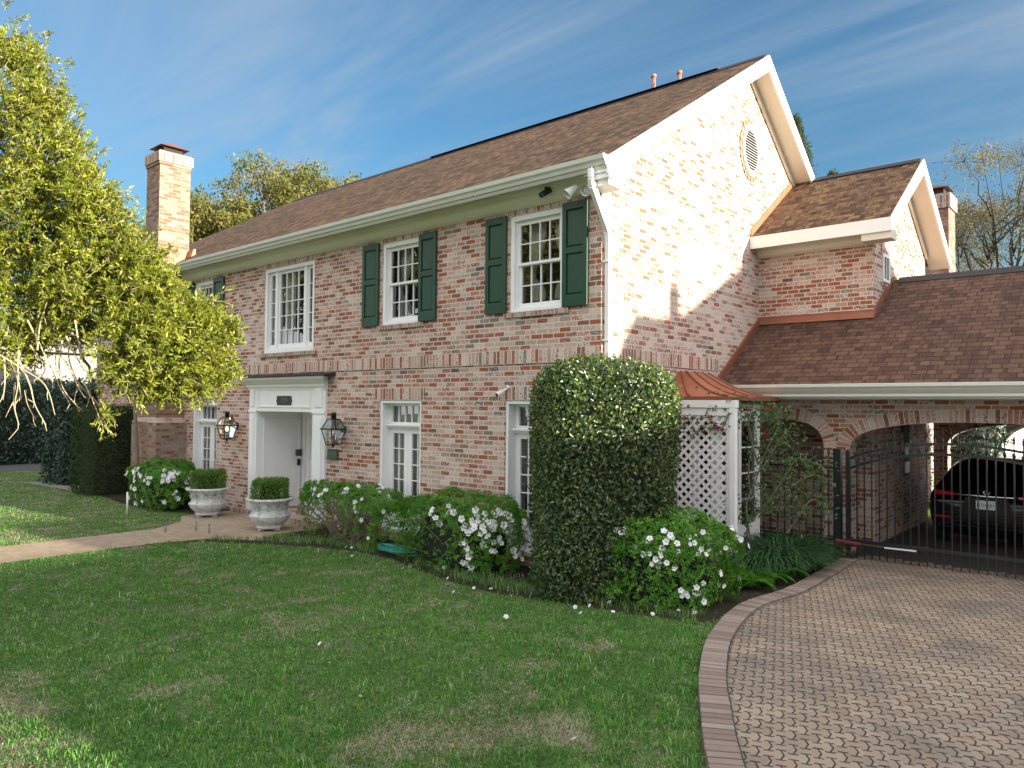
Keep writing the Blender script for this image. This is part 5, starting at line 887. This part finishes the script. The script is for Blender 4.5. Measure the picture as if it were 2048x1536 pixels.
for k in range(60):
    a = random.uniform(0, 6.28); b = np.array([-4.45+random.uniform(-.22, .22), 10.35+random.uniform(-.35, .35), .03]); L_ = random.uniform(.3, .62); o_ = np.array([math.cos(a), math.sin(a), 0]); s_ = np.array([-o_[1], o_[0], 0]); m_ = 22; t = np.linspace(.1, 1, m_); C_ = b+o_*L_*(t*.9)[:, None]+np.array([0, 0, 1])*(L_*(1.15*t-1.05*t*t))[:, None]; tan = unit(o_*.9+np.array([0, 0, 1])*(1.15-2.1*t)[:, None])
    for sg in (-1, 1): Lv.leaves(C_, unit(s_*sg+tan*.45+RG.normal(0, .1, (m_, 3))), np.tile([0, 0, 1.], (m_, 1)), .10*np.sin(np.pi*np.clip(t*.9+.08, 0, 1))+.01, np.full(m_, .028), np.clip(RG.normal(.5, .2, m_), 0, 1), .05)
Lv.build('fronds', 'fernleaf', T)
T = thing('climbing_rose', (-4.86, 10.95, 0), 'climbing rose with dark red flowers growing over the trellis and fence', 'rose'); g = G(); tips = []; base = np.array([-4.87, 11.0, 0.])
def cane(pts, r0): g.tube(pts, np.linspace(r0, .004, len(pts)), 6); tips.append(pts)
Yr = 11.15
ctrl = [[(1500, 1075), (1494, 1010), (1512, 960), (1530, 900), (1560, 850), (1545, 830), (1490, 815), (1430, 800)], [(1497, 1070), (1500, 1020), (1560, 985), (1620, 955), (1650, 960)], [(1498, 1040), (1540, 1000), (1580, 940), (1600, 920), (1640, 930)], [(1500, 1000), (1495, 930), (1500, 880), (1480, 830), (1420, 835), (1370, 840)], [(1505, 960), (1535, 920), (1568, 870), (1590, 860)], [(1515, 930), (1500, 860), (1520, 820), (1560, 825)], [(1580, 1060), (1590, 1030), (1630, 1000), (1655, 1010)], [(1500, 1040), (1530, 1020), (1600, 1010)], [(1460, 830), (1440, 860), (1410, 850), (1385, 870)]]
for c_ in ctrl:
    P_ = [onY(q[0], q[1], (TY-.05 if q[0] < 1470 else Yr+(q[0]-1500)*.004)) for q in c_]; P_ = [np.array(p)+RG.normal(0, .02, 3) for p in P_]; cane([tuple(p) for p in smooth_line(P_, 5)], .016)
g.build('canes', 'bark', T); Lv = Leaves()
for P_ in tips:
    P_ = np.array(P_); m_ = 38*len(P_)//3; right = P_[:, 0].mean() > -4.9; m_ = m_ if right else m_//4
    q = P_[RG.integers(3, len(P_), m_)]+RG.normal(0, .10 if right else .05, (m_, 3)); Lv.leaves(q, unit(rdir(m_)+np.array([0, -.3, -.2])), unit(rdir(m_)+np.array([.2, -.6, .6])), 0.062*RG.uniform(.6, 1.3, m_), .042*RG.uniform(.7, 1.2, m_), np.clip(RG.normal(.45, .28, m_), 0, 1))
Lv.build('foliage', 'roseleaf', T)
for px, py in ((1377, 812), (1373, 836), (1369, 848), (1388, 862), (1407, 864), (1421, 834), (1423, 845), (1430, 853), (1436, 856), (1443, 859), (1490, 820), (1500, 821), (1538, 819), (1531, 864), (1533, 870), (1360, 838)):
    p = onY(px, py, TY-.06 if px < 1470 else Yr); Lv = Leaves(); m_ = 12; Lv.leaves(np.tile(p, (m_, 1))+RG.normal(0, .008, (m_, 3)), rdir(m_), rdir(m_), np.full(m_, .034), np.full(m_, .034), RG.random(m_), .3); Lv.build('rose_bloom', 'rose', T)
# ------------------------------------------------------------------ trees
def limb_path(a, b, sag, n=7):
    a, b = np.array(a, float), np.array(b, float); out = []
    for k in range(n+1): t = k/n; p = a+(b-a)*t; p[2] += sag*math.sin(math.pi*t); p += RG.normal(0, .02*np.linalg.norm(b-a), 3)*math.sin(math.pi*t); out.append(tuple(p))
    return out
def twig_leaves(Lv, g, starts, dirs, lens, nl, L, W, tone, up=.2):
    for p, d, ln, tn in zip(starts, dirs, lens, tone):
        k = 4; pts = [p]; q = p.copy(); dd = d.copy()
        for _ in range(k): dd = dd+RG.normal(0, .22, 3)+np.array([0, 0, -.05]); dd /= np.linalg.norm(dd); q = q+dd*ln/k; pts.append(q.copy())
        if g is not None: g.tube([tuple(x) for x in pts], [.004, .0035, .003, .0025, .002], 3, cap=False)
        P_ = np.array(pts); t = RG.uniform(.25, 1, nl)*k; i = np.minimum(t.astype(int), k-1); f = (t-i)[:, None]; A = P_[i]*(1-f)+P_[i+1]*f; T_ = unit(P_[i+1]-P_[i])
        Lv.leaves(A+RG.normal(0, .012, A.shape), unit(T_*.7+rdir(nl)*.8+np.array([0, 0, up])), unit(rdir(nl)+np.array([0, 0, .5])), L*RG.uniform(.55, 1.3, nl), W*RG.uniform(.7, 1.2, nl), np.clip(RG.normal(tn, .18, nl), 0, 1), .15)
# big sunlit tree at the left: blobs of the crown, surveyed as (px, py, radius px, depth m, weight)
T = thing('shade_tree', (-13.6, 1.6, 0), 'large sunlit yellow green oak with drooping branches at left', 'tree')
BLOB = [(20, 130, 70, 9.3, .7), (60, 230, 90, 9.3, 1.3), (-40, 330, 150, 9.6, 1.6), (110, 330, 85, 9.2, 1.4), (60, 420, 130, 9.4, 2.2), (170, 400, 70, 9.0, 1.1), (190, 470, 90, 9.2, 1.8), (60, 540, 130, 9.6, 2.2), (180, 560, 120, 9.1, 2.6), (270, 520, 60, 9.0, 1.0), (285, 605, 95, 9.0, 2.4), (355, 640, 70, 8.9, 1.6), (405, 645, 40, 8.9, .5), (330, 690, 95, 8.7, 2.6), (400, 700, 60, 8.7, 1.3), (240, 680, 80, 8.8, 1.8), (60, 620, 90, 9.3, 1.0), (140, 650, 60, 9.2, .7), (290, 750, 60, 8.6, 1.2), (380, 750, 55, 8.6, .9), (430, 740, 35, 8.7, .35), (230, 740, 45, 8.7, .6), (-120, 500, 170, 9.6, 1.6), (-130, 250, 150, 9.6, 1.3), (20, 690, 60, 9.2, .5), (-240, 400, 200, 9.6, 1.2), (-300, 620, 160, 9.4, .8), (325, 775, 30, 8.6, .25), (205, 830, 14, 8.6, .08), (440, 660, 30, 8.8, .35)]
cz = np.array([atD(b[0], b[1], b[3]) for b in BLOB]); cr_ = np.array([b[2]/FPX*b[3] for b in BLOB]); cw = np.array([b[4]*.35+2.0*(b[2]/100.)**2*(.55 if b[0] < 0 else 1) for b in BLOB]); cw /= cw.sum()
g = G(); tr = [(-13.7, 1.6, -.1), (-13.65, 1.62, .9), (-13.5, 1.7, 2.0), (-13.2, 1.9, 2.9)]; g.tube(tr, [.30, .25, .23, .22], 12); g.build('trunk', 'bark', T, True)
g = G(); hub = np.array((-13.2, 1.9, 2.9)); nodes = {}
order = np.argsort(np.linalg.norm(cz-hub, axis=1)); done = []
for i in order:
    if done:
        j = min(done, key=lambda q: np.linalg.norm(cz[q]-cz[i])+.35*np.linalg.norm(cz[q]-hub)); a = cz[j]
    else: a = hub
    if len(done) < 4: a = hub
    L_ = np.linalg.norm(cz[i]-a); g.tube(limb_path(a, cz[i], .10*L_), np.linspace(.012+.009*L_ if len(done) > 3 else .05, .009, 8), 7); done.append(i)
g.build('limbs', 'barkdark', T, True)
g = G(); Lv = Leaves(); NT = 9000; bi = RG.choice(len(BLOB), NT, p=cw); dv = rdir(NT); rad = RG.random(NT)**.42; S_ = cz[bi]+dv*(cr_[bi]*rad*.79)[:, None]*np.array([1, 1, .92]); outw = unit((cz[bi]-hub)*.35+dv*.8+np.array([.25, .05, -.12])); dd = unit(outw+rdir(NT)*.55); ln = RG.uniform(.14, .30, NT)
twig_leaves(Lv, g, S_, dd, ln, 15, .064, .024, np.clip(RG.normal(.52, .2, NT), .1, .95))
# branch feathers breaking the outline
for px, py, dx, dy, dep in ((20, 45, 30, -12, 9.3), (60, 70, 40, -4, 9.3), (70, 130, 60, -8, 9.3), (90, 160, 50, -30, 9.3), (95, 240, 35, -40, 9.2), (120, 260, 45, 5, 9.2), (150, 330, 65, -30, 9.1), (170, 350, 40, 10, 9.1), (235, 445, 45, -20, 9.), (300, 520, 50, -20, 9.), (300, 545, 45, 8, 9.), (400, 600, 60, 10, 8.9), (430, 640, 45, -6, 8.9), (440, 690, 32, 40, 8.8), (430, 730, 40, 20, 8.7), (390, 770, -5, 40, 8.6), (330, 780, -6, 30, 8.6), (355, 770, 6, 45, 8.6), (10, 20, 10, -25, 9.3), (200, 800, 15, 30, 8.6), (425, 600, 35, -25, 8.9)):
    a = atD(px, py, dep); b = atD(px+dx*1.15, py+dy*1.15, dep-.1); g.tube(limb_path(a, b, .01, 5), np.linspace(.008, .003, 6), 5); m_ = 30; t = RG.random(m_)[:, None]**.8; A = a*(1-t)+b*t; tn = unit((b-a)[None]); Lv.leaves(A+RG.normal(0, .014, A.shape), unit(tn*.8+rdir(m_)*.7), rdir(m_), .058*RG.uniform(.6, 1.25, m_), .021*RG.uniform(.7, 1.2, m_), np.clip(RG.normal(.55, .25, m_), 0, 1), .15)
Lv.build('crown', 'oakleaf', T); g.build('twigs', 'twig', T)
g = G()                                        # bare hanging twigs below the crown
for c_ in ([(0, 710), (40, 735), (90, 770), (110, 830)], [(8, 715), (10, 760), (6, 800)], [(38, 720), (60, 770), (70, 810), (92, 850)], [(38, 700), (36, 740), (42, 800)], [(125, 680), (118, 730), (128, 780), (165, 822)], [(132, 672), (150, 710), (175, 745), (210, 775)], [(140, 675), (138, 720), (160, 770), (190, 800)], [(30, 765), (28, 810), (38, 850)], [(50, 780), (56, 810), (72, 840)], [(75, 700), (80, 650), (95, 600)], [(130, 720), (150, 760), (162, 785)], [(165, 760), (185, 800), (202, 845)], [(190, 800), (212, 830), (230, 842)], [(55, 640), (85, 700), (118, 770), (135, 800)], [(20, 600), (22, 660), (40, 700)], [(120, 650), (112, 700), (112, 740)], [(140, 690), (165, 700), (175, 715)], [(60, 690), (90, 735), (75, 760)], [(150, 640), (160, 700), (168, 730)], [(20, 720), (36, 760), (30, 800)], [(205, 640), (200, 690), (206, 720)]):
    d0 = 8.9+random.uniform(-.25, .25); P_ = smooth_line([atD(x, y, d0) for x, y in c_], 5); g.tube([tuple(p) for p in P_], np.linspace(.011, .004, len(P_)), 5)
    for _ in range(2): i = random.randrange(3, len(P_)); p = P_[i]; e = p+np.array([random.uniform(-.1, .1), random.uniform(-.1, .1), random.uniform(-.22, -.05)]); g.tube([tuple(p), tuple((p+e)/2+RG.normal(0, .02, 3)), tuple(e)], [.006, .005, .003], 4)
g.build('hanging_twigs', 'twig', T)
def bgtree(name, base, h, crown, n, mat, L, W, label, cat='tree', bl=9, bare=.0, trunk=.28, spread=1., bark='bark', tw=True, grp=None):
    T = thing(name, base, label, cat, grp); b = np.array(base, float); g = G(); fork = b+np.array([0, 0, h*.32]); g.tube([tuple(b-np.array([0, 0, .2])), tuple(b+np.array([.05, 0, h*.15])), tuple(fork)], [trunk, trunk*.8, trunk*.65], 9); g.build('trunk', bark, T, True); g = G(); Lv = Leaves(); cs = []
    for k in range(bl):
        a = 2*math.pi*(k+random.random()*.7)/bl*1.618; rr = crown*math.sqrt((k+.5)/bl)*spread; zz = h*(.48+.46*(1-((k+.5)/bl)**1.3*.75)*random.uniform(.82, 1.05)); cs.append(b+np.array([rr*math.cos(a), rr*math.sin(a), zz])); g.tube(limb_path(fork, cs[-1], .05*h), np.linspace(trunk*.42, .02, 8), 6)
    ends = []
    for c in cs:
        for _ in range(7):
            e = c+rdir(1)[0]*crown*random.uniform(.22, .50)*np.array([1, 1, .8]); g.tube(limb_path(c+(fork-c)*random.uniform(0, .4), e, .1, 5), np.linspace(.03, .006, 6)*(1+h/25), 5); ends.append(e)
    ends = np.array(ends)
    for e in (ends if bare else []):
        for _ in range(6): q = e+rdir(1)[0]*crown*.22; g.tube(limb_path(e, q, .03, 3), [.012, .008, .006, .004], 4)
    g.build('limbs', bark, T, True); i = RG.integers(0, len(ends), n//9); cl = ends[i]+rdir(len(i))*(crown*.26*RG.random(len(i))**.5)[:, None]*np.array([1, 1, .7]); A = np.repeat(cl, 9, 0)+RG.normal(0, crown*.03, (len(cl)*9, 3)); m_ = len(A); tone = np.clip(np.repeat(RG.normal(.5, .25, len(cl)), 9)+RG.normal(0, .1, m_), 0, 1); Lv.leaves(A, rdir(m_), unit(rdir(m_)+np.array([0, 0, .6])), L*RG.uniform(.6, 1.3, m_), W*RG.uniform(.7, 1.2, m_), tone, .12); Lv.build('crown', mat, T); return T
def base_at(px, dep): p = atD(px, 800, dep); return (p[0], p[1], 0)
bgtree('oak_tree', base_at(425, 44), 15.0, 4.2, 22000, 'bgleaf', .24, .13, 'shorter oak just right of the brick chimney behind the roof', grp='trees behind the house'); bgtree('oak_tree', base_at(600, 47), 18.2, 5.4, 26000, 'bgleaf', .24, .13, 'tallest oak rising above the middle of the roof line', grp='trees behind the house')
bgtree('oak_tree', base_at(510, 50), 15.0, 4.6, 18000, 'bgleaf', .24, .13, 'dark oak between the two taller oaks behind the roof', grp='trees behind the house'); bgtree('oak_tree', base_at(700, 52), 17.6, 4.6, 20000, 'bgleaf', .24, .13, 'oak at the right end of the row where the ridge hides it', grp='trees behind the house')
bgtree('budding_tree', base_at(2010, 38), 15.2, 5.4, 30000, 'barewood', .13, .07, 'thin budding tree with open bare branches above the garage roof at right', bare=1, trunk=.3, bl=12, bark='barkdark'); bgtree('budding_tree', base_at(1850, 52), 17., 4.0, 12000, 'barewood', .15, .08, 'distant budding treetop behind the wing gable', bare=1, bl=9, bark='barkdark')
def pine(px, dep, h, label): 
    T = thing('pine_tree', base_at(px, dep), label, 'pine', 'pines behind the house'); b = np.array(base_at(px, dep)); g = G(); g.tube([tuple(b), tuple(b+np.array([0, 0, h]))], [.3, .06], 8); g.build('trunk', 'bark', T, True); Lv = Leaves(); m_ = 3500; t = RG.random(m_)**1.4; a = RG.uniform(0, 6.28, m_); rr = (.25+2.2*t)*(.5+.5*vnoise(a*1.3, t*14)); A = np.stack([b[0]+rr*np.cos(a), b[1]+rr*np.sin(a), h+.3-t*6+RG.normal(0, .2, m_)], 1); Lv.leaves(A, unit(rdir(m_)+np.array([0, 0, .5])), rdir(m_), np.full(m_, .38), np.full(m_, .06), RG.random(m_)); Lv.build('crown', 'pineleaf', T)
pine(1592, 62, 26.3, 'pine top peeping out right of the main gable'); pine(1668, 66, 22.9, 'small pine top peeping over the wing ridge')
# street side trees across from the house (they fill the reflections in the window panes)
for k, (x, y, h, c) in enumerate(((-23, -10, 13, 4.6), (-31, -15, 15, 5.4), (-15.5, -15, 14, 4.8), (-39, -11, 14, 5), (-47, -15, 16, 6), (-6, -19, 13, 5), (3, -22, 14, 5.4), (12, -19, 13, 5))):
    bgtree('street_tree', (x, y, 0), h, c, 11000, 'bgleaf', .40, .24, ('leafy street tree opposite the house, nearest the front path', 'broad street tree second along the opposite side', 'street tree opposite the house nearest the driveway', 'street tree far along the opposite side', 'last and largest street tree down the road', 'street tree opposite the garage wing, just left of the gate line', 'street tree straight opposite the driveway mouth', 'street tree beyond the driveway near the neighbour house')[k], grp='street trees opposite the house')
# crepe myrtle stem against the chimney
T = thing('crepe_myrtle', (-19.6, 8.05, 0), 'slender bare crepe myrtle stem standing before the chimney base', 'tree'); g = G(); g.tube([(-19.55, 8.08, 0), (-19.5, 8.06, 1.0), (-19.62, 8.05, 2.0), (-19.75, 8.02, 3.2)], [.06, .055, .05, .03], 8); g.build('trunk', 'bark', T, True)
# ------------------------------------------------------------------ buildings around
T = thing('white_building', (-48, 16, 0), 'pale white building seen through the tree at far left', 'building'); g = G(); g.box(-56, -46, 4, 20, 0, 5.2); g.build('wall', 'slab', T); g = G(); g.prism([(-56.6, 3.4, 5.2), (-45.4, 3.4, 5.2), (-45.4, 3.4, 5.7), (-51, 3.4, 7.0), (-56.6, 3.4, 5.7)], (0, 17.2, 0)); g.build('roof', 'slab', T); g = G()
for y in (6, 9.5, 13, 16.5): g.box(-46.02, -45.96, y, y+1.3, 1.2, 3.4)
g.build('window', 'carglass', T)
T = thing('backyard_garage', (-5.0, 27.5, 0), 'sunlit white garage with brick side seen through the carport arch', 'garage'); g = G(); c, s_ = math.cos(R(52)), math.sin(R(52)); o = Vector((-3.72, 26.2, 0)); u = Vector((c, s_, 0))
g.prism([o, o+u*7, o+u*7+Vector((0, 0, 3.6)), o+Vector((0, 0, 3.6))], Vector((-s_, c, 0))*.3); g.build('wall', 'siding', T); g = G(); g.box(-7.5, -3.75, 26.0, 26.3, 0, 3.6); g.build('side_wall', 'brick', T); g = G()
for k in (.9, 1.9): q = o+u*k+Vector((s_, -c, 0))*.02; g.prism([q, q+u*.28, q+u*.28+Vector((0, 0, 2.9)), q+Vector((0, 0, 2.9))], Vector((s_, -c, 0))*.02)
g.build('brick_strip', 'brick', T)
p1, p2 = onY(1968, 912, 22.5), onY(2046, 846, 22.5); T = thing('leaning_tree', (p1[0]-.2, 22.5, 0), 'dark leaning tree trunk in the back yard behind the car', 'tree'); g = G(); g.tube([(p1[0]-.5, 22.5, 0), tuple(p1), tuple(onY(1995, 880, 22.5)), tuple(onY(2020, 858, 22.5)), tuple(p2), (p2[0]+1, 22.5, p2[2]+.4)], [.2, .15, .14, .13, .12, .1], 9); g.build('trunk', 'barkdark', T, True)
clipped('backyard_bush', (-3.75, 22.0, 0), (.62, .6, 1.15), .4, 3000, 'hollyleaf', .12, .06, 'dark leafy bush in the back yard seen through the rear arch', 'bush', .12, .25)
# neighbour to the east; only its evening shadow reaches the picture
T = thing('neighbour_house', (19, 14, 0), 'brick neighbour house beyond the driveway whose roofline shades the lawn', 'house'); XN = 16.0; DY, DZ = (XN-XC)*.1317, (XN-XC)*.1635; Q = lambda y, z: (XN, y+DY, z+DZ); g = G()
def ext(pts, dx): P_ = [Q(*p) for p in pts]; P_ = [(XN, P_[0][1], 0)]+P_+[(XN, P_[-1][1], 0)]; g.prism(P_, (dx, 0, 0))
ext([(11.46, 3.98), (14.6, 5.52), (18.2, 3.4)], 8); ext([(9.98, 4.02), (11.45, 4.02)], 5); ext([(6.25, 1.98), (8.35, 2.02), (9.97, 3.35)], 1.5); ext([(2.16, 1.20), (6.24, 1.25)], .5); g.build('wall', 'brick', T); g = G()
for pts in ([(11.2, 3.86), (14.6, 5.53), (18.5, 3.2)],):
    for a, b in zip(pts[:-1], pts[1:]): A, B = Q(*a), Q(*b); g.prism([A, B, (B[0], B[1], B[2]+.14), (A[0], A[1], A[2]+.14)], (8.2, 0, 0))
g.build('roof', 'roof2', T); g = G(); a = Q(11.07, 4.0); b = Q(11.40, 4.62); g.box(XN+.02, XN+.62, a[1], b[1], a[2], b[2]); g.build('chimney', 'brick', T); g = G()
for y in (14.5, 17.2, 19.2): g.box(XN-.03, XN-.004, y, y+1., 4.6, 6.2)
g.build('window', 'carglass', T)
# ------------------------------------------------------------------ sun, sky
EL, AZ = R(9.3), R(7.5)                        # azimuth measured from +X towards +Y
sd = Vector((math.cos(EL)*math.cos(AZ), math.cos(EL)*math.sin(AZ), math.sin(EL)))
sl = bpy.data.lights.new('sun', 'SUN'); sl.energy = SUN_E; sl.angle = R(.6); sl.color = (1, .90, .70); so = bpy.data.objects.new('sun', sl); COL.objects.link(so); so.rotation_euler = (-sd).to_track_quat('-Z', 'Y').to_euler(); so.location = (30, 5, 20)
wd = bpy.data.worlds.new('World'); SC.world = wd; wd.use_nodes = True; nt = wd.node_tree; nt.nodes.clear()
gen = nd(nt, 'ShaderNodeTexCoord').outputs['Generated']; sky = nd(nt, 'ShaderNodeTexSky'); sky.sky_type = 'NISHITA'; sky.sun_disc = False; sky.sun_elevation = EL; sky.sun_rotation = R(90)-AZ; sky.air_density = 1.0; sky.dust_density = .6; sky.ozone_density = 2.0
dr_ = nd(nt, 'ShaderNodeVectorMath', {0: gen}, operation='NORMALIZE').outputs[0]; sx = nd(nt, 'ShaderNodeSeparateXYZ', {0: dr_}); zc = mth(nt, 'ADD', mth(nt, 'MAXIMUM', sx.outputs[2], .0), .10)
pr = nd(nt, 'ShaderNodeCombineXYZ', {0: mth(nt, 'DIVIDE', sx.outputs[0], zc), 1: mth(nt, 'DIVIDE', sx.outputs[1], zc), 2: 0.})
mp = nd(nt, 'ShaderNodeMapping', {'Vector': pr.outputs[0], 'Rotation': (0, 0, R(28)), 'Scale': (.55, 1.7, 1)}); c1 = noise(nt, mp.outputs[0], 1.15, 8, .62, .6); mp2 = nd(nt, 'ShaderNodeMapping', {'Vector': pr.outputs[0], 'Location': (3, 1, 0), 'Rotation': (0, 0, R(12)), 'Scale': (.4, .75, 1)}); c2 = noise(nt, mp2.outputs[0], .5, 3, .5)
rightness = mth(nt, 'ADD', mth(nt, 'MULTIPLY', sx.outputs[0], .9), .52)
cf = mth(nt, 'ADD', mth(nt, 'MULTIPLY', c1, .75), mth(nt, 'MULTIPLY', c2, .55)); cf = mth(nt, 'ADD', cf, mth(nt, 'MULTIPLY', rightness, .22)); cm = nd(nt, 'ShaderNodeMapRange', {'Value': cf, 1: .56, 2: .92, 3: 0., 4: .80}, interpolation_type='SMOOTHSTEP').outputs[0]
base = nd(nt, 'ShaderNodeVectorMath', {0: sky.outputs[0], 'Scale': SKY_K}, operation='SCALE').outputs[0]; base = mix(nt, 1., base, SKY_T, 'MULTIPLY')
horiz = nd(nt, 'ShaderNodeMapRange', {'Value': sx.outputs[2], 1: .0, 2: .42, 3: 1., 4: 0.}, interpolation_type='SMOOTHSTEP').outputs[0]
base = mix(nt, mth(nt, 'MULTIPLY', horiz, .35), base, [.30, .68, 1.04])
col = mix(nt, cm, base, [1.05, 1.3, 1.58])
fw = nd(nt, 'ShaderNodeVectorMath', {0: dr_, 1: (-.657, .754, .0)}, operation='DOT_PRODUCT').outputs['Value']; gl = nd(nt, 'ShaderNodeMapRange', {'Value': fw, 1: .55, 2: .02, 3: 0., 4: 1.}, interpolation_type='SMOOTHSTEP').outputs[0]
col = mix(nt, mth(nt, 'MULTIPLY', gl, mth(nt, 'ADD', .75, mth(nt, 'MULTIPLY', c1, .5))), col, BACK_FILL)   # fill glow added to the sky outside the view, lifts the shaded facade
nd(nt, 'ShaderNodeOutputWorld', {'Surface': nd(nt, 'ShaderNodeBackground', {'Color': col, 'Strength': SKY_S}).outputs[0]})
SC.view_settings.view_transform = 'Standard'; SC.view_settings.look = 'None'; SC.view_settings.gamma = 1; SC.view_settings.exposure = EXPO
SC.cycles.max_bounces = 8; SC.cycles.transparent_max_bounces = 12; SC.cycles.use_denoising = True
